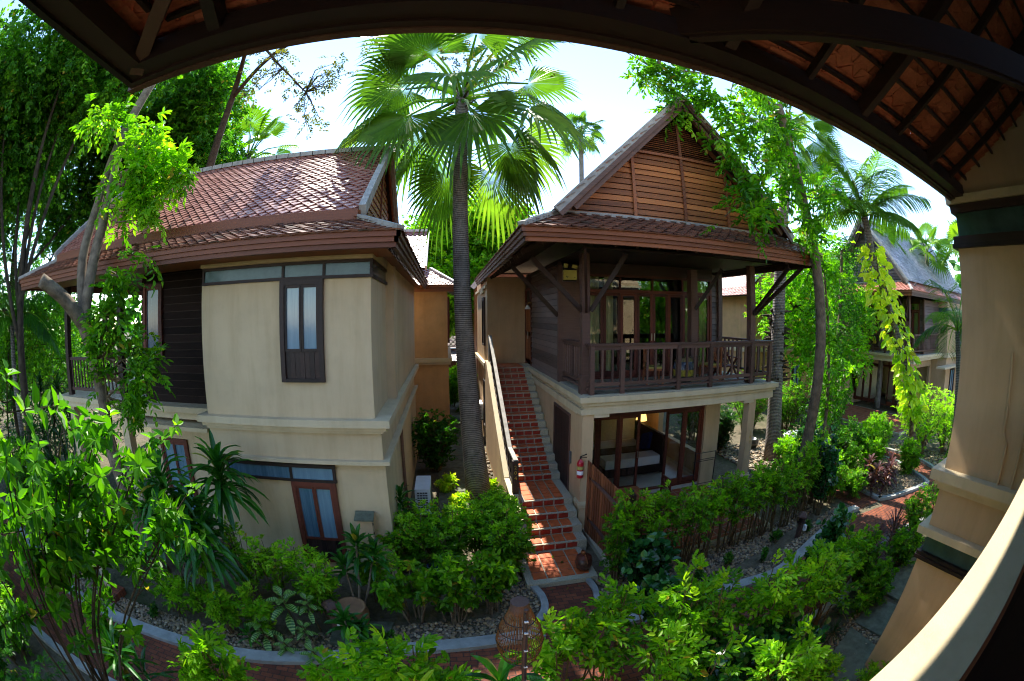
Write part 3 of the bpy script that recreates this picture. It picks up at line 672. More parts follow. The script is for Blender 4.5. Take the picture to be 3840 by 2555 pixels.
# balustrade: posts are children of their own
RP = [3.05, 3.76, 5.21, 6.15, 7.53, 8.22]; RY = 8.56
def f(m):
    for x0, x1 in zip(RP[:-1], RP[1:]):
        n = max(1, round((x1-x0)/.215)); 
        for i in range(1, n): x = x0+(x1-x0)*i/n; m.box(x-.022, RY-.022, 3.57, x+.022, RY+.022, 4.29)
        m.box(x0+.05, RY-.03, 4.27, x1-.05, RY+.03, 4.36); m.box(x0+.05, RY-.03, 3.50, x1-.05, RY+.03, 3.58); m.box(x0+.05, RY-.045, 3.42, x1-.05, RY+.02, 3.46)
    m.box(2.97, RY-.065, 4.36, 8.32, RY+.06, 4.41)
    for (ya, yb) in ((RY+.05, 8.74), (8.94, 10.6)):
        m.box(2.99, ya, 4.30, 3.06, yb, 4.37); m.box(2.99, ya, 3.50, 3.05, yb, 3.58); m.box(2.97, ya, 3.40, 3.05, yb, 3.45)
    m.box(2.96, 8.63, 4.37, 3.09, 10.6, 4.41)
    for i in range(8): m.box(3.0, 9.08+.19*i, 3.58, 3.045, 9.12+.19*i, 4.30)
    m.box(8.2, RY, 4.34, 8.28, 13, 4.40); m.box(8.21, RY, 3.5, 8.27, 13, 3.57)
    for i in range(20): m.box(8.22, 8.8+.21*i, 3.57, 8.26, 8.84+.21*i, 4.34)
bal = part('balustrade', M['rail_wood'], H2, f)
for x in RP: boxpart('post', M['rail_wood'], bal, (x-.05, RY-.05, 3.3, x+.05, RY+.05, 4.355))
# roof of house 204
UND = MB(); EZ = 6.52
def f(m):
    A = (1.28, 7.05, EZ); B = (8.85, 7.05, EZ+.02); C = (8.0, 8.1, 7.06); D = (2.25, 8.1, 7.06)
    roof_plane(m, UND, A, B, C, D, w=.26, d=.145)
    roof_plane(m, UND, (1.28, 18.2, EZ), A, D, (2.25, 17.5, 7.06), w=.26, d=.145)
    roof_plane(m, UND, B, (8.85, 20.5, EZ), (8.0, 20, 7.06), C, w=.26, d=.145)
part('roof_tiles', M['tile_old'], H2, f)['label'] = 'weathered lower roof skirt'
AX, AZ = 5.17, 10.0
def f(m):
    roof_plane(m, UND, (2.1, 19.5, 7.06), (2.1, 7.65, 7.06), (AX, 7.65, AZ), (AX, 19.5, AZ), w=.26, d=.145)
    roof_plane(m, UND, (8.2, 7.65, 7.06), (8.2, 19.5, 7.06), (AX, 19.5, AZ), (AX, 7.65, AZ), w=.26, d=.145)
part('roof_tiles', M['tile'], H2, f)['label'] = 'steep upper roof slopes'
UND.build('roof_deck', M['dark_wood'], H2)
def f(m):
    pass
for s in (-1, 1):
    part('barge_board', M['barge'], H2, lambda m: (m.bar((AX+s*3.12, 7.62, 7.0), (AX, 7.62, AZ+.07), .07, .15), m.bar((AX+s*3.1, 7.66, 7.1), (AX, 7.66, AZ+.16), .16, .03)))
    part('barge_moulding', M['fascia_dark'], H2, lambda m: (m.bar((AX+s*3.05, 7.60, 6.90), (AX, 7.60, AZ-.06), .05, .09), m.bar((AX+s*2.74, 7.70, 7.06), (AX, 7.70, AZ-.18), .1, .09)))
def ghw(z): return max(0., (AZ-.22-z)/(AZ-.22-7.02))*2.85
def f(m):
    def cl(z, zz): hw = ghw(zz)/2.85; return .5-.5*hw, .5+.5*hw
    laps(m, (AX-2.85, 8.12), (AX+2.85, 8.12), 7.02, 8.62, (0, -1), h=.133, clip=cl)
part('gable_boards', M['gable_wood'], H2, f)
def f(m):
    z = 8.66
    while z < AZ-.3:
        hw = ghw(z+.05)-.03
        if hw > .05: m.bar((AX-hw, 8.10, z), (AX+hw, 8.10, z), .05, .014, up=(0, -.6, 1), a=rnd.random())
        z += .052
part('gable_louvre', M['fascia'], H2, f)
part('gable_backing', M['dark_wood'], H2, lambda m: m.prism([(AX-2.85, 8.15, 7.02), (AX+2.85, 8.15, 7.02), (AX, 8.15, AZ-.22)], (0, .05, 0)))
def f(m):
    pass
for x in (AX-1.27, AX, AX+1.27): boxpart('gable_batten', M['fascia'], H2, (x-.035, 8.045, 7.02, x+.035, 8.075, AZ-.22-abs(x-AX)/2.85*(AZ-.22-7.02)-.05))
boxpart('gable_rail', M['fascia'], H2, (AX-1.4, 8.04, 8.60, AX+1.4, 8.072, 8.66))
eachbar('gable_trim', M['fascia'], H2, *[((AX+s*2.9, 8.05, 7.02), (AX, 8.05, AZ-.2), .05, .1) for s in (-1, 1)])
part('rear_gable', M['dark_wood'], H2, lambda m: m.prism([(AX-2.95, 19.4, 6.9), (AX+2.95, 19.4, 6.9), (AX, 19.4, AZ-.1)], (0, .05, 0)))
boxpart('gable_sill', M['barge'], H2, (2.15, 8.0, 7.0, 8.15, 8.11, 7.09))
part('hip_cap', M['barge'], H2, lambda m: ridge(m, (1.28, 7.05, EZ+.05), (2.25, 8.08, 7.10), .15, .08)); part('hip_cap', M['barge'], H2, lambda m: ridge(m, (8.85, 7.05, EZ+.05), (7.98, 8.08, 7.10), .15, .08)); part('ridge_cap', M['barge'], H2, lambda m: ridge(m, (AX, 7.7, AZ+.06), (AX, 19.5, AZ+.06), .2, .12))
part('fascia', M['fascia'], H2, lambda m: fascia(m, (1.28, 7.05, EZ+.02), (8.85, 7.05, EZ+.02), (0, -1, 0)))
part('fascia', M['fascia_dark'], H2, lambda m: fascia(m, (1.28, 7.05, EZ+.02), (1.28, 18.2, EZ+.02), (-1, 0, 0))); part('fascia', M['fascia_dark'], H2, lambda m: fascia(m, (8.85, 7.05, EZ+.02), (8.85, 20.5, EZ+.02), (1, 0, 0)))
part('rafters', M['dark_wood'], H2, lambda m: [m.bar((x, 7.2, 6.3), (x, 8.5, 6.98), .05, .1) for x in np.arange(1.7, 8.7, .45)] and [m.bar((1.55, yy, 6.3), (2.9, yy, 6.98), .05, .1) for yy in np.arange(8.6, 15, .5)])
window(H2, 15.9, 16.7, 1.5, 3.9, 5.7, 3.9, M['dark_wood'], M['blue_pane'], ax=1); window(H2, 15.7, 16.4, 1.5, .8, 2.6, .8, M['dark_wood'], M['blue_pane'], ax=1)

# house behind 204 with white barge boards
H4 = thing('rear_house', 'small house with bright white barge boards behind the eave of the teak villa', 'house', (2.3, 22.8, 0))
UND = MB(); part('roof_tiles', M['tile'], H4, lambda m: roof_plane(m, UND, (1.5, 22.9, 6.6), (1.5, 30, 6.6), (3.6, 30, 9.0), (3.6, 22.9, 9.0))); UND.build('roof_deck', M['dark_wood'], H4)
eachbar('barge_board', M['barge_white'], H4, ((1.45, 22.8, 6.5), (3.6, 22.8, 9.1), .1, .26), ((5.8, 22.8, 6.5), (3.6, 22.8, 9.1), .1, .26))
part('wall', M['fascia'], H4, lambda m: (m.prism([(1.6, 23.1, 6.5), (5.6, 23.1, 6.5), (3.6, 23.1, 8.9)], (0, .1, 0)), m.box(1.7, 23.2, 0, 5.5, 29, 6.5)))
H5 = thing('rear_house', 'low house with dark purple tiled roofs at the end of the passage behind the palm', 'house', (2, 29, 0))
UND = MB()
def f(m):
    roof_plane(m, UND, (-1.5, 29, 3.0), (5, 29, 3.0), (5, 33.5, 7.4), (-1.5, 33.5, 7.4), w=.34, d=.2); roof_plane(m, UND, (-1.5, 28, 2.1), (5, 28, 2.1), (5, 29, 2.7), (-1.5, 29, 2.7), w=.34, d=.2)
part('roof_tiles', M['tile_purple'], H5, f); UND.build('roof_deck', M['dark_wood'], H5)
part('wall', M['fascia_dark'], H5, lambda m: m.box(-1.2, 29.2, 0, 5, 34, 2.8))

# ------------------------------------------------------------------ our own house: roof corner, parapet, bay
H0 = thing('guest_house', 'shaded porch corner with dark roof timbers, cream parapet and tan bay, at the viewpoint', 'house', (5.5, 1.8, 0))
OY, OZ, OX = 1.76, 6.45, -2.02
sl_ = .46
def f(m):
    m.box(5.5, -6, 0, 9.5, 1.80, 2.12); m.box(5.5, -6, 2.54, 9.5, 1.80, 3.04); m.box(5.5, -6, 3.3, 9.5, 1.80, 5.93); m.box(5.6, -6, 2.12, 9.4, 1.70, 2.5)
    m.box(5.6, -6, 5.93, 9.4, 1.70, 6.5)
    m.prism([(5.5, 1.8, 6.44), (5.5, -6, 6.44), (5.5, -6, 12.5), (5.5, 1.8, 6.62)], (4, 0, 0))
part('wall', M['plaster'], H0, f)
def f(m):
    for (o, z0, z1) in ((.0, 3.17, 3.3), (.07, 3.10, 3.17), (.12, 3.04, 3.10)): m.box(5.34+o, -6, z0, 9.6, 1.96-o, z1)
    m.box(5.37, -6, 2.44, 9.6, 1.93, 2.54); m.box(5.42, -6, 6.40, 9.6, 1.88, 6.50)
part('cornice', M['plaster_trim'], H0, f)
def f(m):
    m.box(5.46, -6, 6.30, 9.5, 1.84, 6.40); m.box(5.45, -6, 5.93, 9.5, 1.85, 6.02); m.box(5.43, -6, 5.88, 9.5, 1.87, 5.93)
    m.box(5.46, -6, 2.12, 9.5, 1.84, 2.17); m.box(5.44, -6, 2.07, 9.5, 1.86, 2.12)
tf = part('transom_frame', M['dark_wood'], H0, f)
boxpart('pane', M['green_pane'], tf, (5.52, -6, 6.02, 9.5, 1.78, 6.30)); boxpart('pane', M['green_pane'], tf, (5.52, -6, 2.17, 9.5, 1.78, 2.44))
part('conduit', M['plaster'], H0, lambda m: (m.tube([(5.46, .95, 4.75), (5.46, .95, 3.9), (5.46, .86, 3.75), (5.46, .86, 3.3)], .022), m.tube([(5.46, .62, 4.4), (5.46, .62, 3.3)], .018), m.tube([(5.46, .55, 3.05), (5.46, .55, 2.5)], .018), m.tube([(5.46, .49, 3.05), (5.46, .49, 2.5)], .018)))
def f(m):
    m.box(-.6, -.01, 4.06, 5.5, .235, 4.2); m.box(-.6, .03, 3.0, 5.5, .2, 4.06)
part('parapet', M['plaster_cream'], H0, f)
boxpart('parapet_bead', M['teak'], H0, (-.6, -.028, 4.13, 5.5, -.011, 4.19))
boxpart('porch_floor', M['dark_wood'], H0, (-.6, -6, 3.2, 5.5, .03, 3.3), (-.6, -.06, 3.3, 5.5, -.029, 4.15))
boxpart('porch_wall', M['siding_dark'], H0, (-2.6, -5.2, 3.3, 5.5, -5.0, 8))
boxpart('wall_below', M['plaster'], H0, (-.6, -6, 0, 5.5, .1, 3.0))
def f(m):
    P = lambda s, t: None
    roof_plane(m, None, (OX, OY, OZ+.16), (5.9, OY, OZ+.16), (5.9, OY-6, OZ+.16+6*sl_), (OX+6, OY-6, OZ+.16+6*sl_), w=.21, d=.11, e=.03)
    roof_plane(m, None, (OX, OY-12, OZ+.16), (OX, OY, OZ+.16), (OX+6, OY-6, OZ+.16+6*sl_), (OX+6, OY-6.01, OZ+.16+6*sl_), w=.21, d=.11, e=.03)
part('roof_tiles', M['tile_under'], H0, f)
def f(m):
    # opaque outer deck skin above the tiles so that no daylight leaks through the joints
    m.prism([(OX+.2, OY-.2, OZ+.34), (9.4, OY-.2, OZ+.34), (9.4, OY-6, OZ+.34+6*sl_), (OX+6, OY-6, OZ+.34+6*sl_)], (0, 0, .05))
    m.prism([(OX+.2, OY-.2, OZ+.34), (OX+6, OY-6, OZ+.34+6*sl_), (OX+6, OY-7, OZ+.34+6*sl_), (OX+.2, OY-12, OZ+.34)], (0, 0, .05))
    m.box(OX+2, OY-9, OZ+.38+6*sl_, 9.4, OY-5.9, OZ+.43+6*sl_)
part('roof_deck', M['dark_wood'], H0, f)
def f(m):
    m.box(OX-.02, OY-.05, OZ, 5.5, OY, OZ+.16); m.box(OX+.02, OY-.19, OZ+.02, 5.5, OY-.05, OZ+.17)
    m.box(OX-.02, -8, OZ, OX+.03, OY-.05, OZ+.16); m.box(OX+.03, -8, OZ+.02, OX+.19, OY-.19, OZ+.17)
part('eave_beam', M['dark_wood'], H0, f)
part('eave_drip_edge', M['fascia_dark'], H0, lambda m: (m.box(OX-.05, OY, OZ-.01, 5.6, OY+.05, OZ+.2), m.box(OX-.05, -8, OZ+.04, OX-.021, OY, OZ+.2)))
zr = lambda y: OZ+.16+(OY-y)*sl_
for x in (-1.28, .1, 1.48, 2.86, 4.24):
    part('rafter', M['dark_wood'], H0, lambda m: m.bar((x, OY-.1, zr(OY-.1)-.12), (x, OY-6, zr(OY-6)-.12), .08, .12))
for x in (-.6, .8, 2.2, 3.5, 4.95):
    part('rafter', M['dark_wood'], H0, lambda m: m.bar((x, OY-.12, zr(OY-.12)-.10), (x, OY-6, zr(OY-6)-.10), .045, .06))
part('hip_rafter', M['rail_wood'], H0, lambda m: m.bar((OX+.1, OY-.1, OZ+.06), (OX+6, OY-6, zr(OY-6)-.14), .10, .12))
part('battens', M['dark_wood'], H0, lambda m: [m.bar((OX+k*.27+.1, OY-k*.27, zr(OY-k*.27)-.045), (5.5, OY-k*.27, zr(OY-k*.27)-.045), .035, .035) for k in range(1, 19)] and [m.bar((OX+k*.3, OY-k*.3-.1, zr(OY-k*.3)-.045), (OX+k*.3, OY-11, zr(OY-k*.3)-.045), .035, .035) for k in range(1, 19)])
for yy in (.6, -.6, -1.8): part('rafter', M['dark_wood'], H0, lambda m: m.bar((OX+.15, yy, OZ+.16+.06-.12), (OX+(OY-yy), yy, zr(yy)-.12), .08, .12))
def f(m):
    m.bar((1.15, 1.62, 6.62), (4.45, -1.02, 6.62), .10, .26); m.bar((1.2, 1.58, 6.48), (3.2, -.02, 6.48), .06, .02)
part('tie_beam', M['dark_wood'], H0, f)
part('purlin_beam', M['dark_wood'], H0, lambda m: (m.bar((-1, -1.2, zr(-1.2)-.28), (5.5, -1.2, zr(-1.2)-.28), .12, .2)))
# ------------------------------------------------------------------ ground, paths, kerbs, pebbles
def struct(name, mat, f, smooth=False):
    mb = MB(); f(mb); return mb.build(name, mat, None, smooth, kind='structure')
def mat_ground():
    m, n, o = newmat('ground_soil')
    f = noise_fac(n, .35, 6, .7); g = noise_fac(n, 9, 6, .75)
    c = ramp(n, f, [(.35, (.085, .070, .050)), (.5, (.14, .12, .085)), (.68, (.035, .05, .018))])
    c = mixc(n, 1., c, ramp(n, g, [(.3, (.5, .5, .5)), (.7, (1.4, 1.35, 1.3))]), 'MULTIPLY')
    bsdf(n, o, c, .95, .1, nrm=bump(n, g, .8, .03)); return m
M['ground'] = mat_ground()
def f(m):
    # one sheet out to the horizon, finer near the houses
    xs = [-400, -120, -60, -30, 30, 60, 120, 400]
    V = [(x, y, 0) for y in xs for x in xs]; n = len(xs)
    m.blk(V, [(j*n+i, j*n+i+1, (j+1)*n+i+1, (j+1)*n+i) for j in range(n-1) for i in range(n-1)])
struct('ground', M['ground'], f)
def smooth_line(P, n=6):
    P = [Vector((p[0], p[1], 0)) for p in P]; out = []
    for i in range(len(P)-1):
        p0 = P[max(i-1, 0)]; p1 = P[i]; p2 = P[i+1]; p3 = P[min(i+2, len(P)-1)]
        for k in range(n):
            t = k/n; out.append(.5*((2*p1)+(p2-p0)*t+(2*p0-5*p1+4*p2-p3)*t*t+(3*p1-p0-3*p2+p3)*t**3))
    out.append(P[-1]); return out
def ribbon(m, L, w0, w1, z0, z1, sides=True):
    """strip along line L from offset w0 to w1 (left of travel is +)"""
    n = len(L); V = []
    for i in range(n):
        t = (L[min(i+1, n-1)]-L[max(i-1, 0)]).normalized(); nn = Vector((-t.y, t.x, 0))
        a = L[i]+nn*w0; b = L[i]+nn*w1
        V += [(a.x, a.y, z1), (b.x, b.y, z1), (a.x, a.y, z0), (b.x, b.y, z0)]
    F = []
    for i in range(n-1):
        q = 4*i; F.append((q, q+4, q+5, q+1))
        if sides: F += [(q, q+2, q+6, q+4), (q+1, q+5, q+7, q+3)]
    if sides: F += [(0, 1, 3, 2), (4*n-4, 4*n-2, 4*n-1, 4*n-3)]
    m.blk(V, F)
KL = smooth_line([(-20, 6.2), (-14, 5.4), (-10.98, 4.74), (-9.2, 4.25), (-7.4, 4.0), (-5.4, 4.02), (-3.5, 4.17), (-2.3, 4.42), (-.9, 4.8), (.43, 4.95), (1.3, 5.03)])
KR = smooth_line([(2.45, 5.03), (2.9, 4.98), (4.07, 5.15), (5.24, 4.98), (6.2, 4.95), (7.83, 5.42), (9.48, 5.86), (10.2, 5.85)])
KM = smooth_line([(-20, 6.2), (-14, 5.4), (-10.98, 4.74), (-9.2, 4.25), (-7.4, 4.0), (-5.4, 4.02), (-3.5, 4.17), (-2.3, 4.42), (-.9, 4.8), (.43, 4.95), (2.2, 5.0), (4.07, 5.15), (5.24, 4.98), (6.2, 4.95), (7.83, 5.42), (9.48, 5.70), (12, 5.3), (14.2, 4.95)])
struct('brick_path', M['brick'], lambda m: ribbon(m, KM, .02, -1.40, .0, .02, False))
struct('kerb', M['concrete'], lambda m: ribbon(m, KL, .0, .25, -.1, .10))
struct('kerb', M['concrete'], lambda m: ribbon(m, KR, .0, .24, -.1, .10))
struct('kerb', M['concrete'], lambda m: ribbon(m, KM, -1.40, -1.58, -.1, .10))
BL = smooth_line([(1.42, 6.7), (1.55, 6.2), (1.5, 5.75), (1.22, 5.3)]); BR = smooth_line([(2.36, 6.75), (2.44, 6.25), (2.36, 5.75), (2.45, 5.2)])
struct('kerb', M['concrete'], lambda m: ribbon(m, BL, -.0, -.13, -.1, .09)); struct('kerb', M['concrete'], lambda m: ribbon(m, BR, .0, .10, -.1, .09))
def f(m):
    n = len(BL); V = [(p.x, p.y, .016) for p in BL]+[(p.x, p.y, .016) for p in BR]
    m.blk(V+[(1.2, 4.9, .016), (2.5, 4.9, .016)], [(i, i+1, n+i+1, n+i) for i in range(n-1)]+[(n-1, 2*n, 2*n+1, 2*n-1)])
struct('brick_path', M['brick'], f)
ISL = [(11.3, 5.8), (11.9, 5.5), (13.7, 5.1), (14.2, 5.3), (14.75, 6.4), (15.1, 7.3), (15.0, 9.0), (14.3, 10.6), (12.6, 10.2), (11.6, 8.6), (11.4, 6.9)]
def ring(P): return smooth_line(P+[P[0]], 4)
struct('kerb', M['concrete'], lambda m: ribbon(m, ring(ISL), -.0, .16, -.1, .10))
struct('brick_path', M['brick'], lambda m: ribbon(m, ring(ISL), -.01, -1.05, 0, .012, False))
struct('kerb', M['concrete'], lambda m: ribbon(m, smooth_line([(14.4, 4.6), (15.3, 5.3), (16.0, 6.6), (16.1, 8.0), (16.0, 9.0)]), -.0, -.16, -.1, .10))
struct('brick_path', M['brick'], lambda m: m.prism([(15.0, 9.0, .004), (18.8, 9.6, .004), (18.8, 11.0, .004), (14.6, 10.8, .004)], (0, 0, .006)))
# terraces
struct('terrace', M['grout'], lambda m: (m.box(2.95, 6.75, 0, 7.3, 9.9, .135), m.box(18.7, 9.2, 0, 22.4, 16.2, .11)))
struct('terrace_tiles', M['terrace'], lambda m: (m.box(3.05, 6.85, .13, 7.2, 9.88, .14), m.box(18.8, 9.3, .1, 22.3, 16.1, .115)))
struct('side_path', M['stone'], lambda m: [m.box(-.35+.02*k, 9+1.25*k, -.02, .95, 10.2+1.25*k, .04) for k in range(8)] and [m.box(-.35, 12.2+1.3*k, -.02, .95, 13.4+1.3*k, .05) for k in range(7)])
for P in ([(8.95, 3.3), (9.1, 2.7), (7.5, 2.15), (7.4, 3.0)], [(6.05, 2.7), (6.0, 1.9), (4.7, 1.5), (4.8, 2.3)], [(7.2, 2.95), (7.3, 2.1), (6.3, 1.95), (6.2, 2.75)]):
    struct('stone_slab', M['stone'], lambda m: m.prism([(a, b, -.02) for a, b in P], (0, 0, .07)))
# pebble beds
def peb_region(poly_list, dens, seed):
    R = np.random.default_rng(seed); out = []
    for P in poly_list:
        xs = [p[0] for p in P]; ys = [p[1] for p in P]; A = (max(xs)-min(xs))*(max(ys)-min(ys))
        for _ in range(int(A*dens)):
            x = R.uniform(min(xs), max(xs)); y = R.uniform(min(ys), max(ys))
            if inpoly(x, y, P): out.append((x, y))
    return np.array(out)
def off(L, w): 
    o = []
    for i in range(len(L)):
        t = (L[min(i+1, len(L)-1)]-L[max(i-1, 0)]).normalized(); o.append((L[i].x-t.y*w, L[i].y+t.x*w))
    return o
bands = [off(KL, .24)[8:]+off(KL, .80)[8:][::-1], off(KR, .24)+off(KR, .62)[::-1],
         [(1.0, 5.2), (1.38, 5.3), (1.42, 6.6), (1.25, 6.8), (1.2, 7.6), (.8, 7.6), (.7, 5.3)], [(2.5, 5.2), (3.6, 5.4), (6.4, 6.0), (9.6, 6.9), (9.6, 7.5), (7.3, 6.75), (2.75, 6.75), (2.7, 7.6), (2.62, 6.4)],
         [(a*.93+.07*13.1, b*.93+.07*7.4) for a, b in ISL], [(4.2, 1.2), (7.2, 1.9), (7.2, 2.9), (4.2, 2.9)], [(15.2, 4.9), (17.5, 5), (18, 8.9), (16.3, 8.8), (16.2, 6.6)], [(.98, 12), (1.35, 12), (1.35, 17), (.98, 17)], [(9.5, 8), (13, 10.5), (13, 13), (9.5, 13)]]
pp = peb_region(bands[:6], 520, 3); pf = peb_region(bands[6:], 110, 4)
def pebbles(m, P, s0, s1, rows=4, k=7):
    n = len(P); R = np.random.default_rng(5); th = np.linspace(0, pi, rows+1)[1:-1]; T = [(0, 0, 1)]
    for t in th:
        for j in range(k): a = 2*pi*j/k; T.append((sin(t)*cos(a), sin(t)*sin(a), cos(t)))
    T.append((0, 0, -1)); T = np.array(T); F = []; q = len(th)
    for j in range(k): F.append((0, 1+j, 1+(j+1) % k, -1)); F.append((len(T)-1, 1+(q-1)*k+(j+1) % k, 1+(q-1)*k+j, -1))
    for i in range(q-1):
        for j in range(k): F.append((1+i*k+j, 1+(i+1)*k+j, 1+(i+1)*k+(j+1) % k, 1+i*k+(j+1) % k))
    F = np.array(F); an = R.uniform(0, 2*pi, n); s = R.uniform(s0, s1, n); asp = R.uniform(.6, .95, n); h = R.uniform(.4, .6, n)
    X = T[None, :, 0]*s[:, None]; Y = T[None, :, 1]*(s*asp)[:, None]; Z = T[None, :, 2]*(s*h)[:, None]
    c, d = np.cos(an)[:, None], np.sin(an)[:, None]
    V = np.stack([X*c-Y*d+P[:, 0:1], X*d+Y*c+P[:, 1:2], Z+(s*h*.55+R.uniform(0, .012, n))[:, None]], -1)
    FF = F[None]+(np.arange(n)*len(T))[:, None, None]; FF[np.broadcast_to(F[None], FF.shape) < 0] = -1
    m.blk(V.reshape(-1, 3), FF.reshape(-1, 4), np.repeat(R.random(n), len(F)))
for nm, P, a, b in (('pebbles', pp, .022, .048), ('pebbles', pf, .04, .09)):
    mb = MB(); pebbles(mb, P, a, b); o = mb.build(nm, M['pebble'], None, True, kind='stuff'); o['label'] = 'river pebbles filling the planting beds'

# ------------------------------------------------------------------ props
# plank fence beside the terrace
fx = 2.97
T = thing('plank_fence', 'red brown vertical plank screen with a dark post at the foot of the stairs', 'fence', (fx, 7.6, 0))
def f(m):
    n = 16
    for i in range(n):
        y = 8.4-(i+1)*.112; x = fx+.012*i; m.box(x-.012, y, .12, x+.012, y+.104, 1.90-.012*i)
part('planks', M['fence_wood'], T, f)
boxpart('post', M['dark_wood'], T, (3.16, 6.48, .1, 3.26, 6.58, 1.82)); eachbox('rail', M['rail_wood'], T, (fx+.0, 6.6, .5, fx+.05, 8.4, .56), (fx+.0, 6.6, 1.5, fx+.05, 8.4, 1.56))
boxpart('post_footing', M['concrete'], T, (3.12, 6.44, 0, 3.30, 6.62, .14)); boxpart('cap_strip', M['teak'], T, (3.08, 6.6, .1, 3.12, 6.66, 1.74))
# fire extinguisher on the pillar
T = thing('fire_extinguisher', 'red fire extinguisher with white label hung on the tan pillar by the plank screen', 'extinguisher', (2.8, 8.42, 1.5))
part('cylinder', M['red_paint'], T, lambda m: m.lathe((2.80, 8.42, 1.5), [(0, 0), (.068, 0), (.074, .02), (.074, .34), (.06, .39), (.025, .42), (.022, .44)], 20), True)
part('label_band', M['sheet'], T, lambda m: m.lathe((2.80, 8.42, 1.58), [(.0755, 0), (.0755, .09)], 20)); part('label_band', M['cushion'], T, lambda m: m.lathe((2.80, 8.42, 1.70), [(.0757, 0), (.0757, .08)], 20))
part('valve', M['metal'], T, lambda m: (m.lathe((2.80, 8.42, 1.94), [(.02, 0), (.02, .05), (0, .05)], 10), m.bar((2.79, 8.42, 1.99), (2.93, 8.38, 2.05), .022, .018), m.bar((2.79, 8.42, 1.975), (2.93, 8.38, 1.975), .02, .01)))
# emergency light under the eave
T = thing('emergency_light', 'yellowed emergency light box with two small lamps under the teak porch eave', 'lamp', (2.62, 9.6, 5.9))
boxpart('battery_box', M['yellow_box'], T, (2.72, 9.55, 5.84, 3.03, 9.66, 6.06)); part('lamp_head', M['yellow_box'], T, lambda m: m.bar((2.74, 9.6, 6.17), (2.81, 9.56, 6.16), .1, .09)); part('lamp_head', M['yellow_box'], T, lambda m: m.bar((2.95, 9.6, 6.16), (3.03, 9.54, 6.13), .1, .08))
part('bracket', M['metal'], T, lambda m: m.box(2.72, 9.66, 5.8, 3.05, 9.70, 6.2)); eachbox('indicator', M['ac_grille'], T, (2.77, 9.545, 5.90, 2.79, 9.55, 5.92), (2.80, 9.545, 5.90, 2.82, 9.55, 5.92), (2.785, 9.545, 5.87, 2.805, 9.55, 5.89), (2.97, 9.545, 5.88, 2.99, 9.55, 5.9))
# wall lamp by the upper door
T = thing('wall_lamp', 'small white glass wall lamp beside the upper teak door', 'lamp', (2.8, 14.0, 5.3))
part('lamp_shade', M['white_paint'], T, lambda m: m.lathe((2.72, 14.0, 5.22), [(.1, 0), (.085, .05), (.03, .12), (.02, .14)], 16), True); part('arm', M['gold'], T, lambda m: m.tube([(2.72, 14.0, 5.36), (2.76, 14.0, 5.44), (2.86, 14.0, 5.42)], .012, 6))
# air conditioners
def ac(loc, rz, label, s=1.):
    T = thing('air_conditioner', label, 'air conditioner', loc, 'outdoor cooling units')
    x, y, z = loc
    part('case', M['white_paint'], T, lambda m: (m.box(x-.16, y-.40, z+.06, x+.16, y+.40, z+.64),))
    g = part('grille', M['ac_grille'], T, lambda m: m.box(x-.12, y-.412, z+.14, x+.1, y-.402, z+.58))
    part('grille_bars', M['white_paint'], T, lambda m: [m.box(x-.12, y-.42, z+.14+.055*i, x+.1, y-.413, z+.155+.055*i) for i in range(9)] and [m.box(x-.12+.055*i, y-.42, z+.14, x-.112+.055*i, y-.414, z+.58) for i in range(5)])
    part('side_grille', M['ac_grille'], T, lambda m: [m.box(x+.16, y-.32+.06*i, z+.14, x+.166, y-.30+.06*i, z+.56) for i in range(11)])
    eachbox('foot', M['metal'], T, (x-.17, y-.3, z, x+.17, y-.24, z+.06), (x-.17, y+.24, z, x+.17, y+.3, z+.06))
    T.scale = (s, s, s); T.rotation_euler = (0, 0, rz); return T
ac((-.66, 9.85, .28), 0, 'white outdoor cooling unit standing against the left villa behind the shrubs', 1.15)
ac((1.3, 17.5, .75), 0, 'white outdoor cooling unit on the far side wall of the stairs', 1.1)
# mailbox like cabinet on the cream wall
T = thing('wall_cabinet', 'small tan meter cabinet with a sloping lid on the cream wall', 'cabinet', (-1.62, 7.0, 1.05))
boxpart('body', M['plaster'], T, (-1.74, 6.96, 1.02, -1.46, 7.12, 1.42)); part('lid', M['stone'], T, lambda m: m.prism([(-1.78, 6.90, 1.42), (-1.42, 6.90, 1.42), (-1.42, 7.13, 1.50), (-1.78, 7.13, 1.50)], (0, 0, .03)))
part('hinge', M['metal'], T, lambda m: (m.box(-1.455, 6.98, 1.1, -1.445, 7.02, 1.14), m.box(-1.455, 6.98, 1.3, -1.445, 7.02, 1.34)))
# ceramic jar on the bottom step
T = thing('ceramic_jar', 'brown lidded water jar with a wooden dipper on the lowest stair slab', 'jar', (2.45, 6.83, .13))
part('body', M['jar'], T, lambda m: m.lathe((2.45, 6.83, .13), [(0, 0), (.10, 0), (.15, .07), (.17, .16), (.155, .25), (.12, .29)], 24), True)
part('lid', M['red_wood'], T, lambda m: m.lathe((2.45, 6.83, .42), [(.15, 0), (.15, .015), (.03, .03), (.03, .05), (.045, .07), (.03, .1), (0, .105)], 20), True)
part('dipper', M['teak'], T, lambda m: (m.tube([(2.44, 6.75, .53), (2.47, 6.63, .36)], .012, 6), m.lathe((2.42, 6.82, .5), [(0, 0), (.04, .01), (.05, .05), (.035, .08)], 12)))
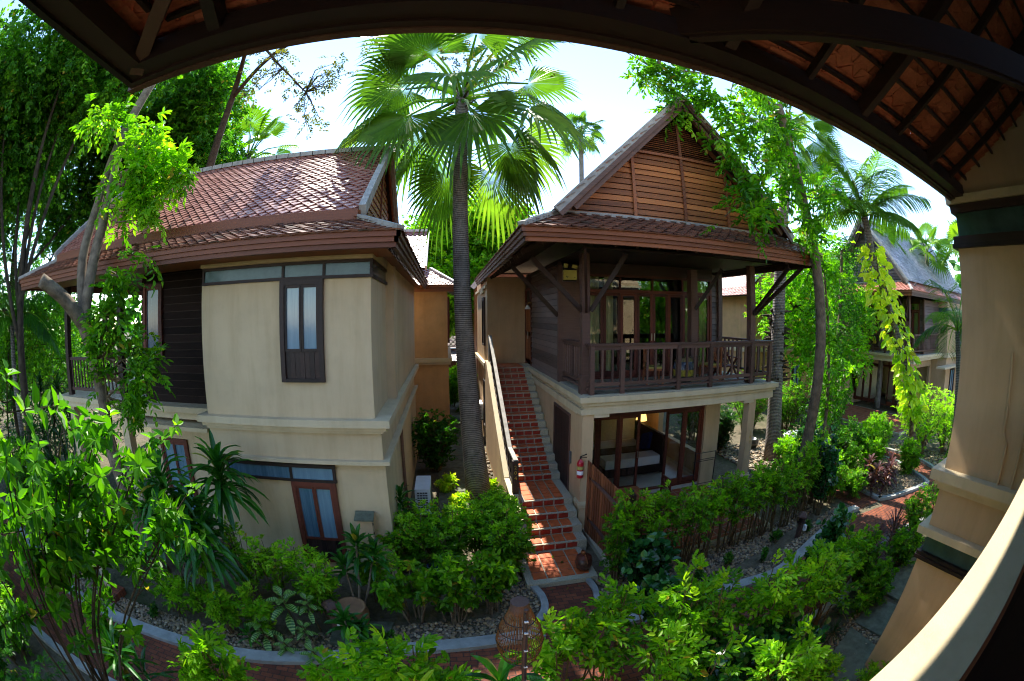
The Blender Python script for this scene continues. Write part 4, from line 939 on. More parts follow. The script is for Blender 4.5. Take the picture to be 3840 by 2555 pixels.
# bamboo lantern shade hanging from a pole
lx, ly, lz = .46, 2.62, 2.84
T = thing('bamboo_lantern', 'bell shaped bamboo strip lantern shade hanging over the brick path', 'lantern', (lx, ly, 1.9))
prof = [(.07, .0), (.085, -.06), (.12, -.14), (.165, -.25), (.19, -.38), (.175, -.50), (.14, -.60)]
def f(m):
    for i in range(46):
        a = 2*pi*i/46; m.tube([(lx+r*cos(a), ly+r*sin(a), lz+z) for r, z in prof], .0036, 4)
part('bamboo_strips', M['bamboo'], T, f)
def f(m):
    for r, z in ((.168, -.25), (.192, -.38), (.176, -.50), (.142, -.6), (.125, -.14)): m.tube([(lx+r*cos(2*pi*j/24), ly+r*sin(2*pi*j/24), lz+z) for j in range(25)], .004, 5)
part('binding_hoop', M['metal'], T, f)
part('top_cap', M['rail_wood'], T, lambda m: (m.lathe((lx, ly, lz), [(0, .04), (.072, .04), (.075, .0), (.085, -.06), (.0, -.06)], 24),))
T = thing('lantern_pole', 'dark upright garden pole with a clipped black cable, in front of the bamboo lantern', 'pole', (.45, 2.35, 0))
part('pole', M['rail_wood'], T, lambda m: m.tube([(.455, 2.33, 0), (.445, 2.33, 2.5), (.455, 2.34, 3.02)], [.022, .02, .018], 8))
part('cable', M['cable'], T, lambda m: m.tube([(.452, 2.305, .3), (.452, 2.308, 1.5), (.449, 2.306, 2.4), (.458, 2.315, 2.8), (.446, 2.318, 3.0)], .006, 5))
part('cable_clips', M['white_paint'], T, lambda m: [m.box(.438, 2.298, z, .466, 2.316, z+.008) for z in (1.1, 1.3, 1.5, 1.7, 1.9, 2.05, 2.2, 2.4, 2.6, 2.8, 2.92)])
# garden lamps and meter boxes by the beds
def glamp(x, y, label):
    T = thing('garden_lamp', label, 'lamp', (x, y, 0), 'small wooden garden lamps')
    part('post', M['rail_wood'], T, lambda m: m.box(x-.05, y-.05, 0, x+.05, y+.05, .42))
    part('lamp_housing', M['dark_wood'], T, lambda m: (m.box(x-.08, y-.08, .42, x+.08, y+.08, .45), m.box(x-.06, y-.06, .45, x+.06, y+.06, .58)))
    part('roof', M['rail_wood'], T, lambda m: (m.lathe((x, y, .58), [(.16, 0), (.16, .03), (.1, .09), (.06, .12), (0, .12)], 4)))
    part('socket_box', M['white_paint'], T, lambda m: m.box(x+.07, y-.12, .22, x+.14, y-.05, .36)); return T
glamp(-2.05, 5.35, 'small brown roofed garden lamp with white socket box in the bed under the cream wall')
glamp(7.55, 5.95, 'small brown garden lamp with white socket box at the far end of the clipped shrubs')
# terrace furniture
def chair(name, x, y, z, rz, label, cat, wood, cush, group):
    T = thing(name, label, cat, (x, y, z), group)
    for sx in (-1, 1):
        for sy in (-1, 1): part('leg', wood, T, lambda m: m.box(x+sx*.21-.022, y+sy*.2-.022, z, x+sx*.21+.022, y+sy*.2+.022, z+(.42 if sy < 0 else .98)))
    part('seat', wood, T, lambda m: (m.box(x-.235, y-.225, z+.38, x+.235, y+.225, z+.43)))
    part('cushion', cush, T, lambda m: m.box(x-.22, y-.22, z+.43, x+.22, y+.17, z+.475))
    def f(m):
        m.box(x-.19, y+.185, z+.92, x+.19, y+.215, z+.98); m.box(x-.19, y+.185, z+.52, x+.19, y+.215, z+.57)
        for i in range(6):
            m.bar((x-.18+.06*i, y+.2, z+.57), (x-.12+.06*i, y+.2, z+.75), .02, .022); m.bar((x-.12+.06*i, y+.2, z+.75), (x-.18+.06*i, y+.2, z+.92), .02, .022)
    part('backrest', wood, T, f); T.rotation_euler = (0, 0, rz); return T
chair('dining_chair', 4.95, 9.35, 3.315, radians(75), 'teak porch chair with yellow cushion left of the painted jar table', 'chair', M['teak'], M['cushion'], 'teak chairs on the upper porch')
chair('dining_chair', 6.75, 9.4, 3.315, radians(-80), 'teak porch chair with yellow cushion right of the painted jar table', 'chair', M['teak'], M['cushion'], 'teak chairs on the upper porch')
T = thing('jar_table', 'round glass top on a blue and yellow painted jar on the upper porch', 'table', (5.85, 9.35, 3.315))
c0 = (5.85, 9.35, 3.315)
part('jar_base', M['ceramic_dark'], T, lambda m: m.lathe(c0, [(0, 0), (.2, 0), (.24, .1), (.27, .2)], 28), True); part('jar_band', M['ceramic_yellow'], T, lambda m: m.lathe(c0, [(.271, .2), (.285, .28), (.286, .36)], 28), True)
part('jar_band', M['ceramic_blue'], T, lambda m: m.lathe(c0, [(.287, .36), (.28, .48), (.25, .56)], 28), True); part('jar_neck', M['ceramic_pale'], T, lambda m: m.lathe(c0, [(.25, .56), (.2, .64), (.21, .67), (0, .67)], 28), True)
part('glass_top', M['glass'], T, lambda m: m.lathe(c0, [(0, .68), (.42, .68), (.42, .695), (0, .695)], 32))
T = thing('lounge_chair', 'dark slatted reclining chair in the right corner of the upper porch', 'chair', (7.5, 9.6, 3.315))
part('seat', M['red_wood'], T, lambda m: [m.box(7.15, 9.3+.1*i, 3.66, 7.7, 9.38+.1*i, 3.69) for i in range(5)]); part('backrest', M['red_wood'], T, lambda m: [m.bar((7.15+.09*i, 9.85, 3.7), (7.15+.09*i, 10.15, 4.3), .06, .02) for i in range(7)])
for dx in (7.15, 7.7): part('leg', M['red_wood'], T, lambda m: (m.bar((dx, 9.3, 3.315), (dx, 9.9, 4.0), .04, .05), m.bar((dx, 9.9, 3.315), (dx, 9.4, 3.9), .04, .05), m.bar((dx, 9.2, 3.88), (dx, 9.95, 3.92), .06, .03)))
# patio table down on the terrace
tx0, tx1, ty0, ty1, tz = 3.66, 4.48, 7.95, 8.95, .87
T = thing('patio_table', 'dark red slatted wooden table with a green ashtray on the terrace', 'table', ((tx0+tx1)/2, 8.45, .14))
part('tabletop', M['teak'], T, lambda m: ([m.box(tx0+.07+.068*i, ty0+.07, tz-.03, tx0+.13+.068*i, ty1-.07, tz-.003) for i in range(10)], m.box(tx0, ty0, tz-.035, tx1, ty0+.07, tz), m.box(tx0, ty1-.07, tz-.035, tx1, ty1, tz), m.box(tx0, ty0+.07, tz-.035, tx0+.07, ty1-.07, tz), m.box(tx1-.07, ty0+.07, tz-.035, tx1, ty1-.07, tz)))
for a in (tx0+.04, tx1-.1):
    for b in (ty0+.04, ty1-.1): boxpart('leg', M['teak'], T, (a, b, .14, a+.06, b+.06, tz-.036))
T = thing('ashtray', 'green round ashtray on the slatted terrace table', 'ashtray', (4.2, 8.65, tz)); part('bowl', M['green_pane'], T, lambda m: m.lathe((4.2, 8.65, tz), [(0, 0), (.06, 0), (.065, .035), (.055, .035), (.05, .015), (0, .015)], 20))
chair('dining_chair', 4.95, 8.65, .14, radians(-90), 'carved red wood chair at the far side of the terrace table', 'chair', M['red_wood'], M['cushion'], 'carved chairs on the terrace')
chair('dining_chair', 4.1, 7.65, .14, radians(175), 'carved red wood chair with yellow cushion at the near side of the terrace table', 'chair', M['red_wood'], M['cushion'], 'carved chairs on the terrace')
# clothes rack
T = thing('clothes_rack', 'empty dark metal towel rack standing outside the glazed room', 'rack', (6.7, 9.45, .14))
rx0, rx1, ry = 6.55, 7.25, 9.5
for x in (rx0, rx1): part('upright', M['metal'], T, lambda m: (m.tube([(x, ry, .14), (x, ry, 1.28)], .016, 6), m.tube([(x, ry-.18, .15), (x, ry, .3), (x, ry+.15, .15)], .012, 6)))
for z_, dy in ((1.28, .0), (1.12, -.08), (1.0, .08), (.35, 0)): part('rail', M['metal'], T, lambda m: m.tube([(rx0, ry+dy, z_), (rx1, ry+dy, z_)], .010, 6))
# bed in the ground floor room
T = thing('bed', 'made bed with white cover and dark frame inside the ground floor room', 'bed', (5.4, 12.0, .25))
boxpart('frame', M['dark_wood'], T, (4.4, 11.0, .3, 6.3, 13.1, .55)); part('mattress', M['sheet'], T, lambda m: m.box(4.45, 11.05, .55, 6.25, 13.05, .82))
part('throw', M['dark_wood'], T, lambda m: m.box(4.44, 11.6, .56, 6.26, 12.2, .835)); part('headboard', M['dark_wood'], T, lambda m: (m.box(6.3, 11.0, .25, 6.4, 13.1, 1.45)))
T = thing('cushion', 'blue square cushion leaning on the dark headboard of the bed', 'cushion', (5.9, 11.9, .83)); part('cover', M['cushion_blue'], T, lambda m: m.bar((6.0, 11.7, .85), (6.2, 11.9, 1.3), .5, .12, up=(-1, 0, .4)))
T = thing('floor_lamp', 'glowing amber shaded lamp at the right of the bed room', 'lamp', (6.6, 13.2, .25)); part('stand', M['dark_wood'], T, lambda m: m.tube([(6.6, 13.2, .25), (6.6, 13.2, 1.4)], .02, 6))
def _e():
    m, n, o = newmat('lamp_glow'); e = node(n, 'ShaderNodeEmission'); e.inputs[0].default_value = (1, .55, .15, 1); e.inputs[1].default_value = .8; n.links.new(e.outputs[0], o.inputs[0]); return m
M['glow'] = _e(); part('lamp_shade', M['glow'], T, lambda m: m.lathe((6.6, 13.2, 1.4), [(.2, 0), (.14, .3)], 16))
# pots
def pot(x, y, r, h, mat, label, nm='plant_pot', grp=None):
    mb = MB(); mb.lathe((x, y, 0), [(0, 0), (r*.62, 0), (r*.95, h*.45), (r, h*.75), (r*.8, h*.92), (r*.9, h), (r*.75, h), (r*.7, h*.85), (0, h*.85)], 24)
    return single(mb, nm, mat, label, 'pot', (x, y, 0), grp, True)
pot(-1.75, 5.45, .30, .55, M['clay'], 'large round tan clay pot under the strap leaved plant near the cream wall')
pot(11.2, 12.3, .28, .4, M['ceramic_dark'], 'dark wide plant pot behind the slender tan pillar')
pot(-.35, 7.0, .22, .4, M['ceramic_blue'], 'blue glazed pot hidden among the shrubs right of the cream wall')
boxes = MB(); boxes.prism([(-2.1, 4.95, 0), (-1.2, 5.0, 0), (-1.1, 5.6, 0), (-2.1, 5.6, 0)], (0, 0, .1)); single(boxes, 'plinth_slab', M['stone'], 'low mossy concrete slab carrying the clay pot', 'slab', (-1.6, 5.3, 0))
# white garden seat
T = thing('garden_table', 'white cast garden table under the slim tree', 'table', (12.5, 11.0, 0), 'white garden furniture')
part('tabletop', M['white_paint'], T, lambda m: (m.tube([(12.5+.62*cos(a), 11+.45*sin(a), .70) for a in np.linspace(0, 2*pi, 25)], .03, 6), [m.bar((12.5-.6*cos(a), 11-.43*sin(a), .70), (12.5+.6*cos(a), 11+.43*sin(a), .70), .09, .02) for a in np.linspace(0, pi, 9)]))
for a in (.6, 2.4, 3.8, 5.5): part('leg', M['white_paint'], T, lambda m: m.tube([(12.5+.5*cos(a), 11+.35*sin(a), 0), (12.5+.4*cos(a), 11+.3*sin(a), .69)], .025, 6))
for x, y, lb in ((12.1, 10.35, 'white cast garden stool nearest the ringed palm trunk'), (13.35, 10.5, 'white cast garden stool beside the slim tree trunk')):
    T = thing('garden_stool', lb, 'stool', (x, y, 0), 'white garden furniture')
    part('seat', M['white_paint'], T, lambda m: m.box(x-.28, y-.18, .40, x+.28, y+.18, .45)); [part('leg', M['white_paint'], T, lambda m: m.box(x+sx*.22-.02, y-.02, 0, x+sx*.22+.02, y+.02, .40)) for sx in (-1, 1)]
# parasol-like sloping white awning and lilac posts at far left
T = thing('garden_signpost', 'leaning lilac grey post on a low brick footing beside the kerb', 'post', (-7.0, 4.75, 0))
part('post', M['plaster_trim'], T, lambda m: m.bar((-6.95, 4.7, .05), (-7.15, 4.9, 2.1), .11, .11)); part('footing', M['brick'], T, lambda m: m.box(-7.2, 4.5, 0, -6.65, 4.95, .16))
T = thing('garden_rail', 'low pale metal rail fence beyond the path at the left', 'fence', (-9, 6.5, 0))
part('rail', M['barge_white'], T, lambda m: m.tube([(-16, 7.4, 1.0), (-8.3, 6.3, 1.0)], .025, 6))
for i in range(5): part('post', M['barge_white'], T, lambda m: m.tube([(-16+1.9*i, 7.4-.275*i, 0), (-16+1.9*i, 7.4-.275*i, 1.0)], .03, 6))

# ------------------------------------------------------------------ far houses on the right (same kind of villa, turned)
M['tile_grey'] = mat_tile('roof_tile_grey', [(.22, .21, .24), (.32, .31, .34), (.44, .42, .45)], rough=.35, spec=.8, moss=.15)
def clone_house(loc, rz, label, skip=('staircase', 'stair_wall', 'stair_coping', 'stair_rail', 'newel_post', 'rail_balusters', 'carved_panel', 'house_number', 'door', 'room_floor')):
    c = H2.copy(); COL.objects.link(c); c.location = loc; c.rotation_euler = (0, 0, rz); c['label'] = label
    for ch in list(H2.children):
        if ch.name.split('.')[0] in skip: continue
        copy_tree(ch, c)
    return c
FH = clone_house((22.0, 16.0, 0), radians(-90), 'teak gabled villa far at the right, behind the vine covered palm trunk')
RO[FH.name] = {'org': (22.0, 16.0, 0)}
def setmat(o, m):
    o.material_slots[0].link = 'OBJECT'; o.material_slots[0].material = m
nr_ = 0
for ch in FH.children:
    b_ = ch.name.split('.')[0]
    if b_ in ('roof_tiles',): nr_ += 1
    if b_ in ('barge_board', 'barge_moulding', 'gable_boards', 'gable_louvre', 'gable_backing', 'gable_batten', 'rear_gable', 'gable_sill', 'gable_rail', 'gable_trim', 'ridge_cap') or (b_ == 'roof_tiles' and ch.get('label', '').startswith('steep')):
        ch.scale = (1, 1, 1.17); ch.location.z = 7.0*(1-1.17)
    if b_ in ('gable_boards', 'gable_louvre', 'gable_batten', 'barge_moulding', 'gable_trim', 'gable_rail'): setmat(ch, M['siding_wood'])
    if b_ == 'roof_tiles' and ch.get('label', '').startswith('steep'): setmat(ch, M['tile_grey'])
    if b_ == 'roof_tiles' and ch.get('label', '').startswith('weathered'): setmat(ch, M['tile'])
    if b_ == 'ridge_cap' or b_ == 'roof_deck': ch.hide_render = False
for ch in list(FH.children):
    if ch.name.split('.')[0] == 'roof_deck': bpy.data.objects.remove(ch)

mb = MB(); mb.lathe((0, 0, 0), [(0, 0), (.3, 0), (.3, .03), (0, .03)], 28)
o = mb.build('medallion', M['dark_wood'], None); o.parent = FH; o.location = (2.6, .09, 3.95); o.rotation_euler = (radians(90), 0, 0)
def f(m):
    body = [(-.16, -.17), (.14, -.17), (.17, -.08), (.12, .0), (.02, .03), (-.04, .05), (-.02, .20), (-.07, .21), (-.1, .08), (-.17, .03), (-.16, -.02), (-.08, -.04), (-.1, -.12)]
    c = (0, -.06); P = [(a, b, .032) for a, b in body]; n = len(P); m.blk([(c[0], c[1], .032)]+P, [(0, 1+i, 1+(i+1) % n, -1) for i in range(n)])
mb = MB(); f(mb); r_ = mb.build('rabbit_emblem', M['gold'], None); r_.parent = o
# right hand wall and band of that villa (its end bay)
T = thing('guest_house_wing', 'tan bay with green transom at the right end of the far teak villa', 'building', (27.5, 10, 0))
part('wall', M['plaster'], T, lambda m: (m.box(27.0, 10.0, 0, 36, 15, 3.05), m.box(27.0, 10.0, 3.3, 36, 15, 5.6), m.box(27, 10, 5.95, 36, 15, 6.3))); part('cornice', M['plaster_trim'], T, lambda m: (m.box(26.85, 9.85, 3.05, 36.2, 15, 3.3), m.box(25.0, 9.3, 2.55, 28.5, 10.0, 2.65)))
part('transom_pane', M['green_pane'], T, lambda m: m.box(27.03, 10.03, 5.6, 36, 15, 5.95)); window(T, 28.0, 29.0, 10.0, .3, 2.4, .6, M['dark_wood'], M['blue_pane']); window(T, 30.0, 31.0, 10.0, 3.6, 5.5, 3.6, M['dark_wood'], M['blue_pane'])
# brick coloured buildings between the teak villa and the far one
def simple_house(loc, w, d, wallm, roofm, label, rz=0, h=6.2, bm='barge_white'):
    T = thing('guest_house', label, 'house', loc); x, y, _ = loc; global UND; UND = MB()
    part('wall', wallm, T, lambda m: (m.box(x, y, 0, x+w, y+d, 3.1), m.box(x, y, 3.3, x+w, y+d, h), m.prism([(x+.2, y+.5, h), (x+w-.2, y+.5, h), (x+w/2, y+.5, h+w*.42)], (0, .1, 0))))
    part('cornice', M['plaster_trim'], T, lambda m: m.box(x-.12, y-.12, 3.1, x+w+.12, y+d+.12, 3.3))
    def f(m):
        roof_plane(m, UND, (x-.8, y-.8, h), (x+w+.8, y-.8, h), (x+w-.3, y+.4, h+.7), (x+.3, y+.4, h+.7), w=.34, d=.18)
        roof_plane(m, UND, (x-.8, y+d, h), (x-.8, y-.8, h), (x+.3, y+.4, h+.7), (x+.3, y+d, h+.7), w=.34, d=.18)
        roof_plane(m, UND, (x, y+d, h+.5), (x, y, h+.5), (x+w/2, y, h+.5+w*.43), (x+w/2, y+d, h+.5+w*.43), w=.34, d=.18)
        roof_plane(m, UND, (x+w, y, h+.5), (x+w, y+d, h+.5), (x+w/2, y+d, h+.5+w*.43), (x+w/2, y, h+.5+w*.43), w=.34, d=.18)
    part('roof_tiles', roofm, T, f); UND.build('roof_deck', M['dark_wood'], T)
    eachbar('barge_board', M[bm], T, ((x-.1, y-.05, h+.45), (x+w/2, y-.05, h+.55+w*.43), .1, .25), ((x+w+.1, y-.05, h+.45), (x+w/2, y-.05, h+.55+w*.43), .1, .25))
    part('fascia', M['fascia'], T, lambda m: fascia(m, (x-.8, y-.8, h+.02), (x+w+.8, y-.8, h+.02), (0, -1, 0)))
    window(T, x+w*.35, x+w*.35+.9, y, 3.9, 5.5, 4.2, M['dark_wood'], M['blue_pane']); window(T, x+w*.65, x+w*.65+.9, y, .6, 2.4, .9, M['dark_wood'], M['blue_pane'])
    T.rotation_euler = (0, 0, rz); return T
simple_house((16.0, 18.5, 0), 6, 7, M['plaster_orange'], M['tile'], 'orange walled villa with bright red roof glimpsed right of the teak porch')
simple_house((13.5, 27, 0), 7, 7, M['siding_wood'], M['tile_purple'], 'grey tiled dark villa seen through the open teak porch', bm='barge')
simple_house((29, 2.0, 0), 6, 6, M['plaster'], M['tile_purple'], 'grey roofed villa far right just beside the near tan bay', rz=radians(-60), bm='barge_white')
# ------------------------------------------------------------------ vegetation
def nz(a): return a/np.maximum(np.linalg.norm(a, axis=-1, keepdims=True), 1e-9)
def leafblk(m, P, D, N, L, W, a=None, fold=.16, droop=.18):
    n = len(P); D = nz(D); S = nz(np.cross(D, N)); N = nz(np.cross(S, D)); L = np.broadcast_to(L, n)[:, None]; W = np.broadcast_to(W, n)[:, None]
    V = np.stack([P, P+D*L*.28+S*W*.44+N*W*fold, P+D*L*.66+S*W*.40+N*(W*fold-L*droop*.4), P+D*L-N*L*droop,
                  P+D*L*.66-S*W*.40+N*(W*fold-L*droop*.4), P+D*L*.28-S*W*.44+N*W*fold], 1)
    fl = np.array([(0, 1, 2, 3), (0, 3, 4, 5)]); F = fl[None]+(np.arange(n)*6)[:, None, None]
    if a is None: a = np.clip(NR.normal(.45, .25, n), 0, 1)
    a = np.minimum(a, .92); a = np.where(NR.random(n) < .012, 1., a); m.blk(V.reshape(-1, 3), F.reshape(-1, 4), np.repeat(a, 2))
def randdir(n, up=0.): 
    d = NR.normal(0, 1, (n, 3)); d[:, 2] += up; return nz(d)
def sprays(m, P, D, k=9, R=.2, l=.06, w=.03, a=None, droop=.35, jit=.25, terminal=True):
    """pinnate twigs: k leaflets on alternating sides of a drooping rachis"""
    n = len(P)
    if n == 0: return
    P = np.asarray(P, float); D = nz(np.asarray(D, float)); up = np.tile([0, 0, 1.], (n, 1))+NR.normal(0, .25, (n, 3)); S = nz(np.cross(D, up)); U = nz(np.cross(S, D))
    R = R*NR.uniform(.7, 1.2, n); av = np.clip(NR.normal(.45, .22, n), 0, 1) if a is None else a
    for j in range(k):
        t = (j+.6)/k; sd = 1 if j % 2 else -1
        pos = P+D*(R*t)[:, None]; pos[:, 2] -= R*droop*t*t
        d = D*(.55+.5*t)+S*sd*(1.0-.5*t)-U*droop*.7*t+NR.normal(0, jit, (n, 3)); last = terminal and j == k-1
        if last: d = D-U*droop
        leafblk(m, pos, d, U+NR.normal(0, jit*1.2, (n, 3)), l*NR.uniform(.75, 1.15, n)*(.75+.5*sin(pi*min(t+.15, 1))), w*NR.uniform(.8, 1.1, n), np.clip(av+NR.normal(0, .12, n), 0, 1))
def whorls(m, P, D, k=6, l=.14, w=.06, spread=.9, a=None, droop=.3):
    """rosette of broad leaves round a shoot tip"""
    n = len(P); P = np.asarray(P, float); D = nz(np.asarray(D, float)); T = nz(np.cross(D, randdir(n))); B = np.cross(D, T)
    av = np.clip(NR.normal(.45, .22, n), 0, 1) if a is None else a
    for j in range(k):
        an = 2.4*j+NR.uniform(-.2, .2, n); t = j/k
        r = T*np.cos(an)[:, None]+B*np.sin(an)[:, None]; d = r*spread+D*(.9-.8*t)
        pos = P-D*(l*.6*t); leafblk(m, pos+r*.01, d, D*.8+np.array([0, 0, .6])+NR.normal(0, .2, (n, 3)), l*NR.uniform(.7, 1.1, n)*(.6+.5*min(1, t*2+.3)), w*NR.uniform(.8, 1.1, n)*(.6+.5*min(1, t*2+.3)), np.clip(av+NR.normal(0, .12, n), 0, 1), droop=droop)
def strap(m, p, d, l, w, droop=.8, seg=6, a=None, twist=0.):
    """one long arching leaf"""
    p = np.array(p, float); d = np.array(d, float); d /= np.linalg.norm(d); s = np.cross(d, [0, 0, 1.]); s = s/np.linalg.norm(s) if np.linalg.norm(s) > .1 else np.array([1., 0, 0])
    V = []; pos = p.copy(); dd = d.copy()
    for i in range(seg+1):
        t = i/seg; ww = w*(.35+2.2*t*(1-t)*1.15)*(1 if t < .97 else .15); nn = np.cross(s, dd)
        V += [pos-s*ww/2+nn*ww*.18, pos, pos+s*ww/2+nn*ww*.18]
        pos = pos+dd*l/seg; dd = dd+np.array([0, 0, -droop*1.6/seg]); dd /= np.linalg.norm(dd)
    F = []
    for i in range(seg): q = 3*i; F += [(q, q+1, q+4, q+3), (q+1, q+2, q+5, q+4)]
    m.blk(V, F, np.full(len(F), np.clip(rnd.gauss(.45, .22), 0, 1) if a is None else a))
def fan(m, c, d, R=1.0, n=34, span=2.5, droop=.35, a=None, roll=0.):
    c = np.array(c, float); d = nz(np.array(d, float)); up = np.array([0, 0, 1.]); s = np.cross(d, up)
    s = nz(s) if np.linalg.norm(s) > .1 else np.array([1., 0, 0]); N = np.cross(s, d)
    s, N = s*cos(roll)+N*sin(roll), N*cos(roll)-s*sin(roll)
    V = []; F = []; A = []; av = np.clip(rnd.gauss(.42, .2), 0, 1) if a is None else a
    for j in range(n):
        f = -span+2*span*(j+.5)/n; h = span/n; rr = R*(1.-.28*abs(f)/span)*rnd.uniform(.92, 1.04)
        def pt(fi, r, lift=0): 
            q = r/R; return c+(d*cos(fi)+s*sin(fi))*r+N*(lift-.10*R*q*q+.14*R*q*(1-abs(fi)/span*.4))-up*droop*R*q**3*(.5+rnd.random()*.35 if q > .8 else .5)
        b = len(V); tip = pt(f+rnd.uniform(-.02, .02), rr)
        V += [pt(f, .03*R), pt(f-h, .60*rr), pt(f, .62*rr, .035*R), pt(f+h, .60*rr), pt(f-h*.42, .82*rr), pt(f+h*.42, .82*rr), tip]
        F += [(b, b+1, b+2, -1), (b, b+2, b+3, -1), (b+1, b+4, b+5, b+2), (b+2, b+5, b+3, -1), (b+4, b+6, b+5, -1)]
        A += [np.clip(av+rnd.gauss(0, .06)+(.1 if k_ else 0), 0, 1) for k_ in (0, 1, 0, 1, 0)]
    m.blk(V, F, np.array(A))
def fan_palm(name, label, base, top, r0, r1, nf, R, pet, leafm, seed, bend=(0, 0), lowest=-.75, group=None, barkm=None, nseg=34, dead=True):
    rnd.seed(seed); T = thing(name, label, 'palm tree', (base[0], base[1], 0), group); b = Vector(base); t = Vector(top)
    def f(m):
        pts = []; rad = []
        for i in range(15):
            q = i/14; p = b.lerp(t, q)+Vector((bend[0]*sin(pi*q), bend[1]*sin(pi*q), 0)); pts.append(p); rad.append(r1+(r0-r1)*(1-q)**2.2+.10*r0*max(0, 1-q*9))
        m.tube(pts, rad, 18)
    part('trunk', barkm or M['palm_bark'], T, f, True)
    lf = MB(); pt = MB(); n0 = lf.n
    for i in range(nf):
        q = i/nf; az = i*2.39996+rnd.uniform(-.2, .2); el = 1.25-(1.25-lowest)*q**.85+rnd.uniform(-.12, .12)
        d = Vector((cos(az)*cos(el), sin(az)*cos(el), sin(el))); p0 = t+Vector((0, 0, -.1-.35*q)); L = pet*rnd.uniform(.85, 1.15)
        e = p0+d*L+Vector((0, 0, -.18*L*(1-abs(sin(el))))); mid = p0+d*L*.55+Vector((0, 0, .04*L))
        pt.tube([p0, mid, e], [.034*R, .022*R, .016*R], 5)
        dd = (e-mid).normalized(); fan(lf, e-dd*.02, dd+Vector((0, 0, -.35*q)), R*rnd.uniform(.85, 1.12), nseg, rnd.uniform(1.75, 2.2), rnd.uniform(.3, .75), None, rnd.uniform(-.95, .95))
    lf.build('crown', leafm, T); pt.build('leaf_stalks', M['lf_palm_y'] if leafm is not M['lf_palm_y'] else M['lf_palm'], T)
    if dead:
        mb = MB()
        for i in range(46):
            az = rnd.uniform(0, 2*pi); z = t.z-rnd.uniform(-.25, .75); d = Vector((cos(az), sin(az), rnd.uniform(.2, .9))).normalized(); c = Vector((t.x, t.y, z))
            mb.tube([c+d*r1*.6, c+d*(r1+rnd.uniform(.12, .35))], [.035, .012], 5)
        mb.build('leaf_bases', M['bark_dark'], T)
    return T
def frond(lf, st, p, az, el, L, n=44, w=.035, hang=.9, a=None, ll=None):
    p = Vector(p); pts = []; d = Vector((cos(az)*cos(el), sin(az)*cos(el), sin(el))); q = p.copy(); N_ = 10
    for i in range(N_+1): pts.append(q.copy()); q = q+d*(L/N_); d = (d+Vector((0, 0, -hang*1.9/N_))).normalized()
    st.tube(pts, [.028*(1-.8*i/N_)+.004 for i in range(N_+1)], 5); av = np.clip(rnd.gauss(.45, .2), 0, 1) if a is None else a
    for i in range(n):
        t = .14+.85*i/n; k = min(int(t*N_), N_-1); c = pts[k].lerp(pts[k+1], t*N_-k); tan = (pts[k+1]-pts[k]).normalized(); s = tan.cross(Vector((0, 0, 1))).normalized()
        le = (ll or L*.30)*(.45+1.1*sin(pi*min(1, t*.85+.12)))
        for sg in (-1, 1):
            dd = tan*.55+s*sg*.9+Vector((0, 0, -.12+rnd.uniform(-.12, .12))); strap(lf, c, dd, le*rnd.uniform(.9, 1.05), w, .65, 4, av+rnd.uniform(-.12, .12))
def coco_palm(name, label, pts, rad, nf, L, leafm, seed, w=.05, n=44, group=None, hang=.9):
    rnd.seed(seed); T = thing(name, label, 'palm tree', (pts[0][0], pts[0][1], 0), group); part('trunk', M['palm_bark'], T, lambda m: m.tube(pts, rad, 14), True)
    lf = MB(); st = MB(); t = Vector(pts[-1])
    for i in range(nf): frond(lf, st, t, i*2.39996+rnd.uniform(-.2, .2), 1.35-1.2*(i/nf)+rnd.uniform(-.1, .1), L*rnd.uniform(.85, 1.1), n, w, hang)
    lf.build('crown', leafm, T); st.build('leaf_stalks', M['lf_palm_y'], T); return T

def tree(name, label, stems, blobs, leafm, n_clump, per, k, R, l, w, seed, barkm='bark', group=None, up=-.15, branch=True, cat='tree', crad=.45, ratio=None, shell=.5, twig=.012):
    """stems: [(points, radii)]; blobs: [(centre, radii)]; clumps of sprays spread through every blob"""
    global NR; NR = np.random.default_rng(seed); rnd.seed(seed)
    b = stems[0][0][0]; T = thing(name, label, cat, (b[0], b[1], 0), group); tr = MB(); allp = []
    for pts, rad in stems:
        pts = [Vector(p) for p in pts]; fine = smooth3(pts, 5); rr = np.interp(np.linspace(0, 1, len(fine)), np.linspace(0, 1, len(rad)), rad); tr.tube(fine, list(rr), 12); allp += fine
    tw = MB(); lf = MB(); AP = np.array([tuple(p) for p in allp]); vol = np.array([r[0]*r[1]*r[2] for c, r in blobs])**.67; vol = vol/vol.sum()
    for (c, r), v in zip(blobs, vol):
        nc = max(2, int(n_clump*v)); q = nz(NR.normal(0, 1, (nc, 3)))*(NR.random((nc, 1))**shell); C = np.array(c)+q*np.array(r)
        far = AP[np.argmin(((AP[None]-np.array(c))**2).sum(-1), 1)[0]] if branch else None
        for ci in C:
            if branch and NR.random() < min(.6, 60/n_clump):
                mid = (far+ci)/2+NR.normal(0, .12, 3)*np.linalg.norm(ci-far); tw.tube([far, mid, ci], [twig*2.2, twig*1.3, twig*.5], 4)
            pn = max(2, int(per*NR.uniform(.6, 1.3))); dirs = nz(NR.normal(0, 1, (pn, 3))+(ci-np.array(c))/np.array(r)*.5+np.array([0, 0, up])); P = ci+nz(NR.normal(0, 1, (pn, 3)))*crad*NR.random((pn, 1))**.5
            av = np.clip(NR.normal(.42, .10)+NR.normal(0, .16, pn), 0, 1); sprays(lf, P, dirs, k, R, l, w, av)
    tr.build('trunk', M[barkm], T, True)
    if tw.n: tw.build('branches', M[barkm], T)
    lf.build('crown', leafm, T); return T
